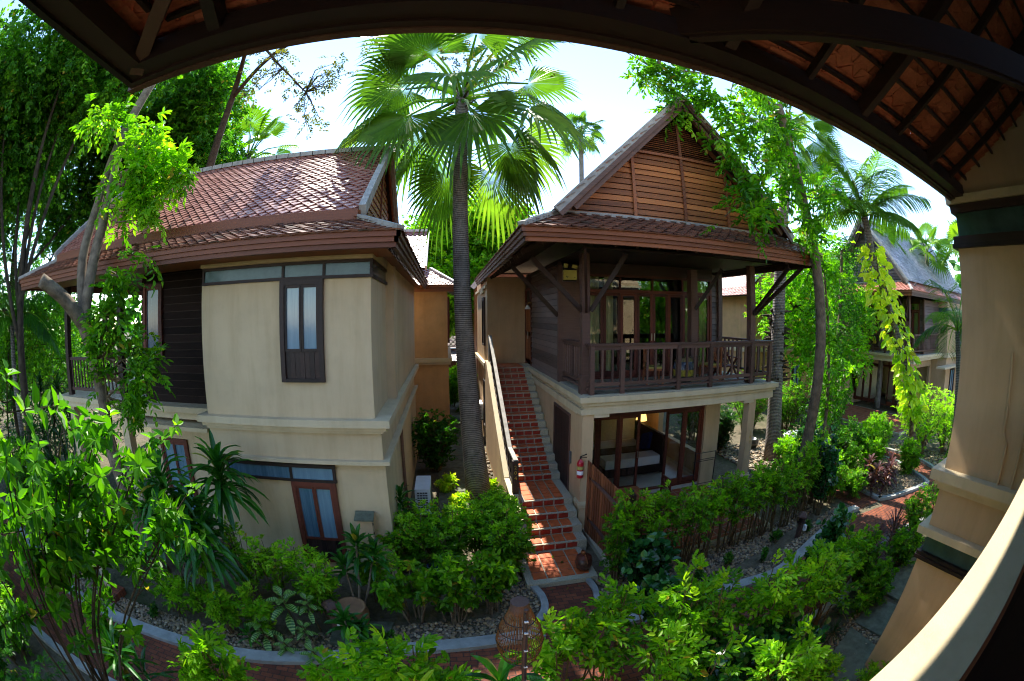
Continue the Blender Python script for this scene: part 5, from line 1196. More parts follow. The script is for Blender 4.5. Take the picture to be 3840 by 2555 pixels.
def smooth3(P, n=5):
    out = []
    for i in range(len(P)-1):
        p0 = P[max(i-1, 0)]; p1 = P[i]; p2 = P[i+1]; p3 = P[min(i+2, len(P)-1)]
        for k in range(n):
            t = k/n; out.append(.5*((2*p1)+(p2-p0)*t+(2*p0-5*p1+4*p2-p3)*t*t+(3*p1-p0-3*p2+p3)*t**3))
    out.append(P[-1]); return out
def shrub(name, label, x, y, h, rad, nst, leafm, kind, seed, per=7, l=.055, w=.028, R=.16, k=7, low=.35, group=None, cat='shrub', barkm='twig', z0=0., dens=1., lean=(0, 0), flat=.75, bright=0.):
    """upright multi-stemmed shrub: stems with side twigs carrying leaves in the upper part"""
    global NR; NR = np.random.default_rng(seed); T = thing(name, label, cat, (x, y, z0), group); st = MB(); P = []; D = []
    for i in range(nst):
        a = NR.uniform(0, 2*pi); rr = rad*sqrt(NR.random()); hh = h*NR.uniform(.78, 1.06)*(1-.25*(rr/rad)**2); bx, by = x+.22*rad*cos(a), y+.22*rad*sin(a)
        tx, ty = x+rr*cos(a)*1.0+lean[0], y+rr*sin(a)*flat+lean[1]; pts = []
        for j in range(6):
            t = j/5; pts.append(Vector((bx+(tx-bx)*t**1.3+NR.normal(0, .015), by+(ty-by)*t**1.3+NR.normal(0, .015), z0+hh*t)))
        st.tube(pts, [.011*h**.5*(1-.75*j/5)+.002 for j in range(6)], 5)
        nt_ = max(3, int(per*dens))
        for q in range(nt_):
            t = low+(1-low)*NR.random()**.75; kk = min(int(t*5), 4); p = pts[kk].lerp(pts[kk+1], t*5-kk); an = NR.uniform(0, 2*pi)
            d = Vector((cos(an), sin(an), NR.uniform(.1, 1.1))).normalized(); L = rad*NR.uniform(.15, .55)*(1.15-.5*t); e = p+d*L; st.tube([p, p+d*L*.5+Vector((0, 0, .02)), e], [.004, .003, .002], 3)
            for s_ in (.45, .75, 1.): P.append(tuple(p+d*L*s_)); D.append(tuple(d+Vector(NR.normal(0, .45, 3))))
        P.append(tuple(pts[-1])); D.append((NR.normal(0, .3), NR.normal(0, .3), 1))
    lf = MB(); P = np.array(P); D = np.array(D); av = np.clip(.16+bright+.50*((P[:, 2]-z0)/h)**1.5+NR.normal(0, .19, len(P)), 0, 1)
    if kind == 'pinnate': sprays(lf, P, D, k, R, l, w, av, droop=.3)
    elif kind == 'whorl': whorls(lf, P, D, k, l, w, 1.0, av)
    elif kind == 'round':
        for q in range(3): leafblk(lf, P+NR.normal(0, l*.35, P.shape), D*.7+NR.normal(0, .5, P.shape), np.tile([0, -.5, 1.], (len(P), 1))+NR.normal(0, .5, P.shape), l*NR.uniform(.7, 1.15, len(P)), l*.95, np.clip(av+NR.normal(0, .1, len(P)), 0, 1), .08, .12)
    st.build('stems', M[barkm], T); lf.build('foliage', leafm, T); return T
def dracaena(name, label, x, y, heads, leafm, seed, n=42, l=.55, w=.06, droop=1.0, group=None, stem=.02, cat='shrub', z0=0.):
    rnd.seed(seed); T = thing(name, label, cat, (x, y, z0), group); st = MB(); lf = MB()
    for (hx, hy, hz, s) in heads:
        st.tube([(x, y, z0), ((x+hx)/2+.04, (y+hy)/2, z0+(hz-z0)*.5), (hx, hy, hz)], [stem*1.3, stem, stem*.8], 6)
        for i in range(int(n*s)):
            q = i/(n*s); az = i*2.4+rnd.uniform(-.3, .3); el = 1.35-1.5*q+rnd.uniform(-.12, .12); p = (hx, hy, hz-.45*l*q*1.3)
            strap(lf, p, (cos(az)*cos(el), sin(az)*cos(el), sin(el)), l*s**.3*rnd.uniform(.8, 1.1)*(.75+.4*q), w, droop*rnd.uniform(.7, 1.2), 6)
    st.build('stem', M['bark'], T); lf.build('foliage', leafm, T); return T
V = lambda *a: a
# ---- tall ringed fan palm in the middle
fan_palm('fan_palm', 'tall ringed grey fan palm standing between the two villas', (.78, 11.0, 0), (.34, 10.94, 11.45), .33, .185, 28, 1.9, 2.2, M['lf_palm'], 18, bend=(-.12, 0), lowest=-1.0)
# ---- palm with old boots at the right end of the porch
T = fan_palm('fan_palm', 'dark ringed fan palm with ragged old leaf bases beside the right end of the porch', (10.99, 10.79, 0), (11.3, 9.8, 11.9), .30, .2, 22, 1.2, 1.3, M['lf_palm'], 12, bend=(-.5, .3))
mb = MB(); rnd.seed(5)
for i in range(120):
    z = 2.6+2.6*rnd.random(); az = rnd.uniform(0, 2*pi); c = Vector((10.8-.04*(z-2.5), 10.85, z)); d = Vector((cos(az), sin(az), rnd.uniform(-.1, .8))).normalized(); e = c+d*rnd.uniform(.30, .62)
    mb.tube([c+d*.15, c+d*.3+Vector((0, 0, .03)), e+Vector((0, 0, -.02))], [.10, .06, .015], 5)
mb.build('leaf_bases', M['bark_dark'], T)
fan_palm('fan_palm', 'slim distant fan palm against the sky right of the tall palm', (11.6, 36.2, 0), (12.3, 36, 22.6), .3, .22, 24, 1.5, 1.4, M['lf_palm'], 13, nseg=20)
fan_palm('fan_palm', 'bright young fan palm rising behind the roof of the left villa', (-11.4, 21.2, 0), (-11.4, 21.1, 14.2), .3, .2, 22, 1.7, 2.0, M['lf_palm_y'], 14, lowest=-.3, nseg=26)
for i, (x, y, z, lb) in enumerate([(27.8, 11.9, 9.6, 'low bright fan palm above the far teak villa ridge'), (28.9, 9.3, 9.9, 'bright fan palm beside the near tan bay, above the grey roofs'), (23.4, 13.6, 9.4, 'yellowish fan palm just left of the far teak gable')]):
    fan_palm('fan_palm', lb, (x, y, 0), (x, y, z), .2, .15, 16, 1.3, 1.1, M['lf_palm_y'], 20+i, lowest=-.2, nseg=22, dead=False)
# ---- coconut palm with pothos
pp_ = [(16.3, 7.1, 0), (15.9, 7.32, 1.74), (15.23, 7.55, 3.35), (14.7, 8.13, 5.31), (14.11, 8.55, 7.12), (13.84, 8.61, 8.64)]
coco_palm('coconut_palm', 'coconut palm whose leaning trunk is wrapped in yellow green vine', pp_, [.2, .16, .14, .13, .13, .15], 16, 2.9, M['lf_palm'], 31, w=.06, n=40, hang=.6)
coco_palm('coconut_palm', 'short coconut palm with arching fronds beside the near tan bay', [(14.9, 4.6, 0), (14.7, 5.0, 4.8)], [.12, .1], 9, 2.3, M['lf_palm'], 32, w=.045, n=36)
coco_palm('areca_palm', 'dim feathery palm among the trunks at the far left', [(-15.5, 8.2, 0), (-15.4, 8.2, 5.4)], [.12, .1], 12, 2.8, M['lf_mid'], 33, w=.06, n=30)
T = thing('climbing_vine', 'yellow green variegated vine climbing the leaning coconut trunk', 'vine', (16, 7.2, 0)); mb = MB(); NR = np.random.default_rng(41)
A_ = smooth3([Vector(p) for p in pp_], 12); A_ = np.array([tuple(p) for p in A_]); A_ = A_[(A_[:, 2] > 1.5) & (A_[:, 2] < 7.6)]
NV = 620; idx = NR.integers(0, len(A_), NV); an = NR.uniform(0, 2*pi, NV); rr = NR.uniform(.12, .52, NV)
P = A_[idx]+np.stack([np.cos(an)*rr, np.sin(an)*rr, NR.normal(0, .12, NV)], 1); D = np.stack([np.cos(an), np.sin(an), NR.normal(-.6, .5, NV)], 1)
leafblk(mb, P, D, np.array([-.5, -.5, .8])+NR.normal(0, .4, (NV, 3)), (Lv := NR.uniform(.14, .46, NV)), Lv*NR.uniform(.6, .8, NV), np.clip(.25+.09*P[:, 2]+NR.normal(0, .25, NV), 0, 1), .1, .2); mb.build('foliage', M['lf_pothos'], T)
part('vine_stem', M['twig'], T, lambda m: [m.tube([tuple(A_[i]+np.array([.18*cos(ph+i*.3), .18*sin(ph+i*.3), 0])) for i in range(0, len(A_), 3)], .018, 5) for ph in (0, 2.2)])
# ---- forked grey tree in front of the left villa
tree('forked_tree', 'grey forked tree with a sawn off limb in front of the left villa', [
    ([(-6.3, 6.1, 0), (-6.45, 5.95, 1.6), (-6.6, 5.82, 2.96), (-6.58, 5.84, 3.62), (-6.68, 5.73, 4.5), (-6.82, 5.56, 5.17)], [.20, .17, .15, .14, .15, .17]),
    ([(-6.82, 5.60, 5.1), (-7.01, 5.64, 6.24), (-7.03, 5.93, 7.37), (-6.99, 6.13, 8.51), (-6.91, 6.37, 9.48), (-6.79, 6.64, 10.6), (-6.6, 7.0, 12.2)], [.12, .11, .10, .10, .11, .12, .10]),
    ([(-6.80, 5.58, 5.1), (-6.69, 5.72, 6.21), (-6.74, 5.96, 7.07), (-6.85, 6.12, 7.95), (-6.95, 6.3, 8.8)], [.13, .12, .11, .10, .08]),
    ([(-6.80, 5.60, 5.05), (-6.92, 5.11, 5.51), (-7.08, 4.52, 5.84)], [.16, .14, .13])],
    [((-5.83, 6.1, 8.6), (.5, .5, .5)), ((-5.45, 6.5, 8.0), (.5, .5, .45)), ((-6.1, 5.9, 7.8), (.55, .5, .5)), ((-5.5, 6.4, 7.35), (.4, .4, .35)), ((-6.0, 6.3, 7.2), (.5, .4, .45)), ((-7.0, 5.4, 9.0), (.6, .5, .4)), ((-5.4, 6.6, 7.9), (.3, .3, .3))],
    M['lf_bright'], 60, 6, 9, .46, .18, .085, 51, crad=.28)
tree('leafy_creeper', 'dark glossy creeper hanging down the forked grey trunk by the brown siding', [([(-6.2, 6.15, 0), (-6.4, 5.85, 2.5), (-6.3, 5.7, 4.5), (-6.2, 5.7, 6.0)], [.03, .03, .02, .01])],
    [((-6.15, 5.7, 5.3), (.35, .3, .5)), ((-6.3, 5.65, 4.7), (.3, .3, .5)), ((-5.9, 5.75, 5.2), (.45, .35, .5)), ((-5.65, 5.9, 4.5), (.45, .35, .6)), ((-5.7, 5.9, 3.7), (.45, .35, .5)), ((-5.95, 5.75, 5.9), (.4, .3, .3)), ((-5.3, 6.1, 4.2), (.3, .3, .5)), ((-6.3, 5.6, 4.4), (.25, .25, .5)), ((-5.55, 5.9, 6.15), (.45, .2, .18))],
    M['lf_hedge'], 75, 4, 9, .38, .15, .075, 52, crad=.22, cat='vine', barkm='twig')
# ---- sparse branches against the sky over the left roof
tree('sparse_tree', 'tree with sparse bronze green leaves hanging against the sky above the left roof', [([(-9.5, 13, 0), (-9, 13, 8), (-8, 12.5, 13), (-6.4, 10.2, 13.6), (-5.2, 10.7, 12.6), (-4.4, 11.1, 11.8)], [.25, .2, .12, .05, .035, .015]), ([(-8, 12.5, 13), (-5.5, 11.2, 14), (-2.5, 11.2, 13.9), (-1, 11, 14.0)], [.09, .06, .03, .02])],
    [((-5.6, 10.6, 12.9), (.9, .5, .6)), ((-4.4, 11.1, 12.1), (.9, .5, .7)), ((-4.2, 11.2, 10.9), (.6, .5, .6)), ((-3.7, 11.4, 12.6), (.8, .5, .5)), ((-5.9, 10.5, 12.0), (.5, .4, .5)), ((-2.2, 11.2, 13.9), (1.2, .5, .35))],
    M['lf_brown'], 62, 4, 7, .32, .11, .065, 53, crad=.4, barkm='bark_dark')
T = thing('dry_creeper', 'bronze leaved creeper tangled in the crown of the tall fan palm', 'vine', (.4, 10.9, 11.2)); mb = MB(); NR = np.random.default_rng(3)
P = np.array([.5, 10.6, 12.2])+NR.normal(0, 1, (330, 3))*np.array([.75, .3, .5]); sprays(mb, P[:150], randdir(150, -.5), 5, .2, .09, .06, droop=.6); mb.build('foliage', M['lf_brown'], T)
# ---- slim tree at right with big hanging leaves across the teak roof
sc_ = .77
tr5 = [(x*sc_, y*sc_, 5+(z-5)*sc_) for x, y, z in [(11.54, 9.58, 1.0), (11.25, 9.14, 3.42), (11.09, 9.03, 5.47), (10.75, 8.97, 7.34), (10.39, 8.93, 8.8), (9.99, 8.78, 10.43), (9.71, 8.64, 11.7)]]
tb = [(x*.80, y*.80, 5+(z-5)*.80) for x, y, z in [(5.77, 9.95, 12.11), (6.48, 9.5, 12.39), (7.0, 9.13, 11.5), (7.92, 8.75, 11.0), (7.58, 9.04, 9.9), (8.51, 8.46, 10.0), (8.3, 8.55, 8.7), (7.38, 8.42, 7.75), (9.28, 8.38, 8.8), (9.6, 8.18, 7.6), (10.36, 7.86, 8.59), (6.3, 9.6, 11.3), (9.4, 8.3, 11.0), (8.6, 8.6, 12.0), (9.2, 8.4, 9.9)]]
tree('slim_tree', 'slim mottled tree with large drooping leaves hanging over the right side of the teak roof', [([(8.95, 7.6, 0)]+tr5, [.17, .16, .145, .14, .13, .13, .12, .11]), ([tr5[5], (7.2, 7.0, 10.6), (5.6, 7.5, 10.9), (4.8, 7.9, 10.9)], [.06, .04, .025, .015]), ([tr5[4], (7.4, 6.8, 8.6), (6.5, 6.9, 8.0)], [.05, .03, .015])],
    [(c, (.55, .5, .5)) for c in tb]+[((4.4, 7.6, 13.2), (1.2, 1.1, .8)), ((5.6, 6.6, 13.6), (1.3, 1.1, .8)), ((3.3, 7.6, 13.4), (.9, 1, .7)), ((6.8, 7.2, 12.8), (1., 1, .8)), ((4.8, 8.6, 14.6), (1.6, 1.2, .8))], M['lf_hedge'], 330, 6, 9, .40, .17, .08, 54, crad=.3, twig=.01)
tree('side_foliage', 'mid green sapling hanging leaves beside the slim mottled trunk', [([(9.4, 7.2, 0), (9.5, 7.3, 3), (9.3, 7.4, 6.3)], [.06, .05, .03])],
    [((9.0, 7.3, 6.2), (.4, .4, .6)), ((9.45, 7.6, 5.3), (.4, .4, .5)), ((9.0, 7.2, 4.6), (.3, .3, .4)), ((9.7, 7.2, 3.6), (.45, .4, .6)), ((9.9, 7.2, 2.9), (.4, .4, .4))], M['lf_hedge'], 34, 6, 9, .36, .16, .075, 55, crad=.25, barkm='bark')
tree('bushy_tree', 'small leaved dark bushy tree between the slim trunk and the vine covered palm', [([(13.2, 10, 0), (13.2, 9.9, 3), (13.6, 9.8, 7.5)], [.12, .09, .05])],
    [((13.9, 9.8, 7.2), (.9, .9, .9)), ((13.3, 9.6, 5.9), (1, .9, .9)), ((12.8, 9.6, 4.5), (1, .8, .8)), ((12.7, 9.7, 3.2), (.9, .8, .9)), ((13.7, 9.6, 4.6), (.7, .7, .9)), ((12.3, 9.5, 1.9), (.8, .8, .7))], M['lf_mid'], 150, 9, 7, .22, .085, .045, 56, crad=.35)
# ---- big dim trees at the left and behind
def bigtree(name, label, x, y, h, blobs, leafm, seed, n_clump=200, per=16, l=.12, trunk=.2, lean=(0, 0), group='background trees', crad=.7, R=.45):
    c = [((x+a, y+b, z), r) for a, b, z, r in blobs]
    return tree(name, label, [([(x, y, 0), (x+lean[0]*.3, y+lean[1]*.3, h*.35), (x+lean[0], y+lean[1], h*.8)], [trunk, trunk*.75, trunk*.35])]+[([(x+lean[0]*.3, y+lean[1]*.3, h*.35+.4*i), (x+(a)*.5, y+b*.5, z*.72), (x+a*.9, y+b*.9, z)], [trunk*.45, trunk*.3, trunk*.1]) for i, (a, b, z, r) in enumerate(blobs[:5])],
                c, leafm, int(n_clump*2.6), max(5, int(per*.75)), 6, R*.7, l, l*.72, seed, barkm='bark_dark', group=None, crad=crad*1.3, twig=.012, shell=.38)
bigtree('shade_tree', 'tall dark trunked shade tree at the left edge, nearest the camera side', -13.0, 7.3, 13, [(-1, -2.5, 12.5, (2.5, 2.2, 1.8)), (.5, .5, 13, (2.5, 2.2, 1.8)), (-1.5, 0, 10.5, (2, 2, 1.4)), (1.3, 2.0, 14.5, (2.5, 2, 1.8)), (1.5, -1, 15, (2.5, 2, 1.5)), (-2, -3.5, 10, (1.8, 1.8, 1.5))], M['lf_tree'], 61, 420, 19, l=.15)
bigtree('shade_tree', 'dim shade tree just behind the left end of the red roof', -13.5, 15.5, 14, [(0, 0, 14, (3, 2.5, 2.2)), (2, 1, 12.5, (2, 2, 1.6)), (-2, -1, 12, (2.4, 2.2, 2)), (0, 2, 16.5, (3, 2.5, 2)), (2.2, -1.2, 15.5, (2, 1.6, 1.6))], M['lf_tree'], 62, 380, 18, l=.17)
bigtree('shade_tree', 'thick dark shade tree with the tallest trunk at the far left', -18, 9.5, 15, [(0, 0, 12, (3, 3, 2.2)), (-1, -2.5, 9.5, (2.4, 2.4, 2)), (1, 2, 15, (3.2, 3, 2.5)), (0, 4, 10, (2.5, 2.5, 2.2)), (2, 5, 13, (2.6, 2.5, 2)), (0, -4, 13, (3, 3, 2.2))], M['lf_tree'], 63, 420, 18, l=.18)
bigtree('shade_tree', 'yellow green small tree glowing behind the trunks under the left eave', -17.5, 9.0, 6, [(0, 1, 4.5, (2.2, 2.4, 1.5)), (-1, -1, 3.5, (2, 2, 1.3)), (1, 3.5, 3.8, (2.2, 2.2, 1.4)), (1, 2.5, 6.0, (2, 2.5, 1))], M['lf_hedge'], 64, 150, 14, trunk=.1)
bigtree('shade_tree', 'broad background tree filling the gap under the left eave at the edge', -25, 8, 8, [(0, 0, 6, (4, 4, 3)), (0, -6, 6, (4, 4, 3.4)), (1, 6, 6, (4, 4, 3)), (0, 2, 11, (5, 5, 3)), (0, -5, 11, (5, 4, 3)), (0, -10, 8, (4, 4, 4))], M['lf_tree'], 65, 260, 14, l=.2, R=.6, crad=1.)
bigtree('shade_tree', 'wide bright green tree between the two villas behind the ringed palm', 1.0, 28.5, 13, [(-2.6, 0, 9.5, (2.2, 2, 1.8)), (2.2, 0, 10.2, (2.4, 2, 2)), (0, .5, 11.3, (2.6, 2, 1.8)), (3.6, -.5, 11.0, (1.4, 1.6, 1.3)), (-1.6, -1, 7.2, (2.2, 2, 1.8)), (2.0, -1, 7.2, (2.4, 2, 1.8)), (.5, -1.5, 5.6, (2.8, 1.8, 1.5))], M['lf_bright'], 66, 420, 18, l=.22, R=.6)
for i, (x, y, z, lb) in enumerate([(20, 24, 10, 'green tree behind the brick red villa right of the porch'), (25, 19, 9.5, 'bright tree behind the left slope of the far teak gable'), (17.5, 14.5, 9.0, 'bright tree standing behind the slim mottled trunk'), (32, 14, 9, 'pale green tree behind the far grey roofs'), (9, 24, 10, 'green tree behind the right shoulder of the teak gable')]):
    bigtree('shade_tree', lb, x, y, z, [(0, 0, z*.85, (2.2, 2.2, 1.8)), (-1.5, .5, z*.62, (2, 2, 1.6)), (1.6, -.5, z*.6, (2, 2, 1.6)), (0, -1, z*.38, (2.2, 2, 1.4))], M['lf_hedge' if i % 2 else 'lf_bright'], 70+i, 130, 15, l=.17, R=.55, trunk=.14)
for lb, lc in (('leafy tree standing behind the near tan bay', (12.5, 1.0, 0)), ('leafy tree at the back corner of the near porch house', (13.5, -6, 0))):
    src = [o for o in bpy.data.objects if o.get('label', '').startswith('bright tree behind the left slope')][0]; copy_tree(src, None, loc=lc, rz=1.3, sc=.8, label=lb)
# far wood closing the view between the trunks
NR = np.random.default_rng(77); mb = MB(); n = 9000; an = NR.uniform(-1.75, 1.75, n); rr = NR.uniform(42, 60, n); zz = NR.random(n)**1.4*(8.0+2.5*np.sin(an*7)+1.5*np.sin(an*17)); P = np.stack([np.sin(an)*rr, np.cos(an)*rr, zz+.2], 1)
leafblk(mb, P, randdir(n), randdir(n, 1.), NR.uniform(.9, 1.7, n), NR.uniform(.6, 1.1, n)); o = mb.build('far_wood', M['lf_mid'], None, kind='stuff'); o['label'] = 'distant belt of trees round the resort'
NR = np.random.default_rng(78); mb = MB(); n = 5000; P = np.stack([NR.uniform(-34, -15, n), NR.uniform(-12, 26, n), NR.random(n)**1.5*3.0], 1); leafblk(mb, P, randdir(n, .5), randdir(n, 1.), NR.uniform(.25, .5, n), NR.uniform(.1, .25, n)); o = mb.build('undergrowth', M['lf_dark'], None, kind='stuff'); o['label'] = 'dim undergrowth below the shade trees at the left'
for i, (x, y, h, r_) in enumerate([(-8.6, 5.9, 1.1, .6), (-9.8, 6.4, 1.2, .7), (-11.2, 6.8, 1.4, .8), (-12.6, 6.2, 1.2, .8), (-8.0, 6.9, .9, .6), (-10.4, 5.5, .8, .5), (-13.8, 6.9, 1.6, .9), (-15.2, 7.6, 1.6, .9), (-7.4, 6.0, .9, .5)]):
    shrub('bed_shrub', 'dim green shrub in the bed left of the forked tree', x, y, h, r_, 16, M['lf_mid'] if i % 2 else M['lf_hedge'], 'pinnate', 500+i, per=8, low=.1, l=.09, w=.05, flat=1., group='dim shrubs left of the forked tree')
for i, (x, y, h, r_) in enumerate([(-7.6, 1.6, 1.6, .8), (-8.8, 2.0, 1.6, .9), (-10.2, 2.6, 1.7, 1.), (-7.0, .6, 1.8, .9), (-11.8, 3.1, 1.8, 1.), (-5.6, .3, 1.6, .8)]):
    shrub('border_shrub', 'bushy green shrub bordering the near side of the path at the lower left', x, y, h, r_, 20, M['lf_mid'] if i % 2 else M['lf_hedge'], 'pinnate', 520+i, per=8, low=.1, l=.09, w=.05, flat=1., group='bushy shrubs bordering the path at the lower left')
# ---- clipped shrub row along the terrace
GH = 'shrubs in the row along the terrace'
hx = [(3.55, 6.45), (4.05, 6.5), (4.55, 6.42), (5.05, 6.52), (5.5, 6.45), (5.95, 6.55), (6.4, 6.5), (6.85, 6.62), (7.25, 6.55), (7.7, 6.68), (8.2, 6.7), (8.7, 6.9), (9.3, 7.1)]
for i, (x, y) in enumerate(hx):
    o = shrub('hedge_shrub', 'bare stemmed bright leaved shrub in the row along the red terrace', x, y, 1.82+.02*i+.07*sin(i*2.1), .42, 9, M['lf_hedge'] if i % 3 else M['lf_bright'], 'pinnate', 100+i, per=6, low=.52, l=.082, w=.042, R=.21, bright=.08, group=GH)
shrub('slender_shrub', 'tall slender bright shrub growing against the plank screen', 2.85, 6.2, 1.95, .30, 12, M['lf_hedge'], 'pinnate', 130, per=7, low=.2, l=.08, w=.04)
# ---- shrubs between path and our house (near the camera)
near = [(1.15, 3.35, 2.05, .45, 131), (1.75, 3.7, 1.95, .5, 132), (2.5, 3.5, 2.15, .6, 133), (2.4, 2.7, 2.0, .55, 134), (3.2, 3.3, 2.1, .6, 135), (3.9, 3.1, 1.95, .6, 136), (4.7, 3.2, 1.95, .6, 137), (5.5, 3.2, 1.8, .55, 138), (6.3, 3.6, 1.6, .5, 139), (3.6, 2.3, 1.7, .5, 140)]
for (x, y, h, r_, s) in near:
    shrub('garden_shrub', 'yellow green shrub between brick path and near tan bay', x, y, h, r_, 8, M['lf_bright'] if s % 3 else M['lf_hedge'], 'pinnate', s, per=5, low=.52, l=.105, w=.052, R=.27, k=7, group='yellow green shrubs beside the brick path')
for (x, y, h, r_, s) in [(-1.15, 3.15, 1.85, .4, 141), (-.65, 3.2, 1.95, .45, 142), (-.15, 3.15, 1.8, .35, 143), (-2.9, 2.95, 1.8, .45, 144)]:
    shrub('garden_shrub', 'low yellow green shrub at the path edge left of the lantern', x, y, h, r_, 8, M['lf_bright'], 'pinnate', s, per=5, low=.5, l=.12, w=.058, R=.28, group='yellow green shrubs left of the lantern')
# ---- round leaved glossy shrubs
for (x, y, h, r_, s, lb) in [(3.45, 6.0, 1.15, .45, 151, 'dark round leaved glossy shrub in front of the terrace corner'), (3.0, 4.55, 1.35, .32, 152, 'tall round leaved shrub with pale top beside the brick path'), (2.9, 2.75, 1.35, .6, 153, 'dark round leaved glossy shrub low among the yellow green shrubs'), (3.9, 2.6, 1.25, .5, 154, 'dark round leaved glossy shrub at the foot of the near shrubs'), (9.0, 6.6, 2.3, .4, 155, 'tall dark round leaved shrub at the end of the terrace row'), (6.3, 4.1, 1.7, .35, 156, 'large leaved glossy shrub across the path from the island bed'), (10.0, 8.2, 2.2, .5, 157, 'dark round leaved bush below the slim mottled trunk')]:
    shrub('round_leaf_shrub', lb, x, y, h, r_, 10, M['lf_round'], 'round', s, per=7, low=.25, l=.15, k=1)
# ---- mass right of the cream wall
for (x, y, h, r_, s, lb) in [(-.95, 7.5, 1.35, .65, 161, 'dense fine leaved shrub touching the corner of the cream wall'), (-.2, 7.5, 1.4, .75, 162, 'dense fine leaved shrub in front of the cooling unit'), (.6, 7.7, 1.5, .75, 163, 'dense fine leaved shrub below the palm trunk'), (1.0, 7.1, 1.55, .5, 164, 'sunlit fine leaved shrub beside the lower stair steps'), (.95, 8.3, 1.35, .4, 165, 'fine leaved shrub against the stair wall')]:
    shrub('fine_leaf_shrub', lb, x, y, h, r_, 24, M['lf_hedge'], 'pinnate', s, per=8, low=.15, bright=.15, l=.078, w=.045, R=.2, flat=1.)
for (x, y, h, r_, s, lb) in [(-.75, 5.7, 1.25, .55, 171, 'broad leaved green shrub with pale twigs left of the lantern'), (-.1, 5.75, 1.35, .6, 172, 'broad leaved green shrub with pale twigs behind the lantern'), (.55, 5.95, 1.3, .4, 173, 'broad leaved green shrub at the edge of the pebbles by the stair slab')]:
    shrub('broad_leaf_shrub', lb, x, y, h, r_, 12, M['lf_hedge'], 'whorl', s, per=6, low=.4, l=.14, w=.085, k=4, barkm='bark', bright=.05)
shrub('ball_shrub', 'rounded dark green bush beside the palm trunk and the orange wall', -.45, 13.4, 2.0, .75, 40, M['lf_mid'], 'pinnate', 174, per=10, low=.1, l=.09, w=.055, flat=1.)
for i, (x, y) in enumerate([(-.1, 11.6), (.2, 10.2), (1.05, 11.2), (.1, 9.6), (1.1, 10.0)]): shrub('ground_plant', 'low yellow green plant at the foot of the ringed palm', x, y, .45, .35, 8, M['lf_pothos'], 'whorl', 180+i, per=6, low=.2, l=.13, w=.06, k=5, group='low plants round the palm')
for i, (x, y) in enumerate([(.9, 20), (1.2, 22.5), (.3, 23.5), (1.1, 25.5)]): shrub('passage_shrub', 'green shrub in the passage behind the palm', x, y, 2.2, .6, 10, M['lf_hedge'], 'whorl', 190+i, per=8, low=.1, l=.25, w=.1, k=6, group='shrubs in the passage')
# ---- bed in front of the cream wall
for (x, y, h, r_, s) in [(-3.7, 5.75, 1.75, .42, 201), (-3.2, 5.9, 1.5, .35, 202), (-2.5, 5.9, 1.5, .35, 203), (-2.2, 5.6, 1.35, .22, 204), (-4.4, 5.1, 1.05, .35, 205), (-3.9, 4.85, .9, .25, 206), (-3.3, 5.0, .95, .25, 207), (-5.2, 4.9, .8, .4, 208), (-1.4, 6.3, 1.2, .4, 209)]:
    shrub('sapling_shrub', 'thin stemmed bright green shrub in the shaded bed below the cream wall', x, y, h, r_, 6, M['lf_bright'], 'pinnate', s, per=7, low=.3, l=.085, w=.045, R=.22, bright=.1, group='thin shrubs below the cream wall')
dracaena('strap_plant', 'tall arching strap leaved plant in front of the ground floor transom', -4.15, 6.3, [(-4.04, 6.2, 2.55, 1.5)], M['lf_drac'], 211, n=56, l=.85, w=.105, droop=1.25)
dracaena('strap_plant', 'clump of hanging strap leaves left of the transom, below the creeper', -4.9, 5.3, [(-4.67, 5.21, 2.7, 1.2), (-4.4, 5.35, 2.1, 1.2), (-5.0, 5.1, 2.2, 1.1), (-4.1, 5.3, 1.7, 1.0)], M['lf_drac'], 212, n=46, l=.85, w=.105, droop=1.35)
dracaena('strap_plant', 'small strap leaved plant in front of the cooling unit', -.95, 8.6, [(-1.05, 8.2, 1.35, 1.), (-1.2, 7.9, .9, .8)], M['lf_drac'], 213, n=30, l=.55, w=.07, droop=.9)
dracaena('strap_plant', 'glossy broad strap leaved plant in the round clay pot', -1.7, 5.5, [(-1.6, 6.1, 1.45, 1.), (-1.35, 6.2, 1.2, 1.), (-1.85, 6.0, 1.05, .9)], M['lf_drac'], 214, n=24, l=.42, w=.085, droop=.7)
dracaena('strap_plant', 'low glossy strap leaved plant beside the small garden lamp', -1.75, 4.95, [(-1.75, 5.0, .62, 1.), (-1.55, 5.1, .4, .8)], M['lf_drac'], 215, n=28, l=.42, w=.075, droop=.9)
dracaena('strap_plant', 'spiky strap leaved plant on the near side of the path at the lower left', -4.05, 2.3, [(-4.05, 2.3, 1.65, .8), (-3.95, 2.5, 1.2, .6)], M['lf_drac'], 216, n=22, l=.6, w=.06, droop=.6)
dracaena('strap_plant', 'striped yellow green strap leaved plant under the bamboo lantern', .25, 2.55, [(.28, 2.55, 1.95, 1.), (.5, 2.6, 1.6, .8), (.1, 2.5, 1.5, .7)], M['lf_drac'], 217, n=18, l=.55, w=.075, droop=1.0)
dracaena('strap_plant', 'pale strap leaves at the lower centre edge beside the striped plant', -.5, 2.7, [(-.5, 2.75, 1.6, .6), (-.3, 2.6, 1.5, .5)], M['lf_pothos'], 218, n=16, l=.5, w=.07, droop=.7)
for i, (x, y, z, lb) in enumerate([(-13.5, 8.4, 3.3, 'dim drooping strap leaved plant left of the porch posts'), (-11.6, 8.0, 3.4, 'dim drooping strap leaved plant nearest the porch end'), (-12.3, 7.0, 2.2, 'lower dim strap leaved plant by the pale rail')]):
    dracaena('strap_plant', lb, x, y, [(x, y, z, 1.3), (x+.5, y+.2, z-.9, 1.1), (x-.3, y, z-1.5, 1.)], M['lf_dark'], 220+i, n=50, l=.75, w=.08, droop=1.3, stem=.05)
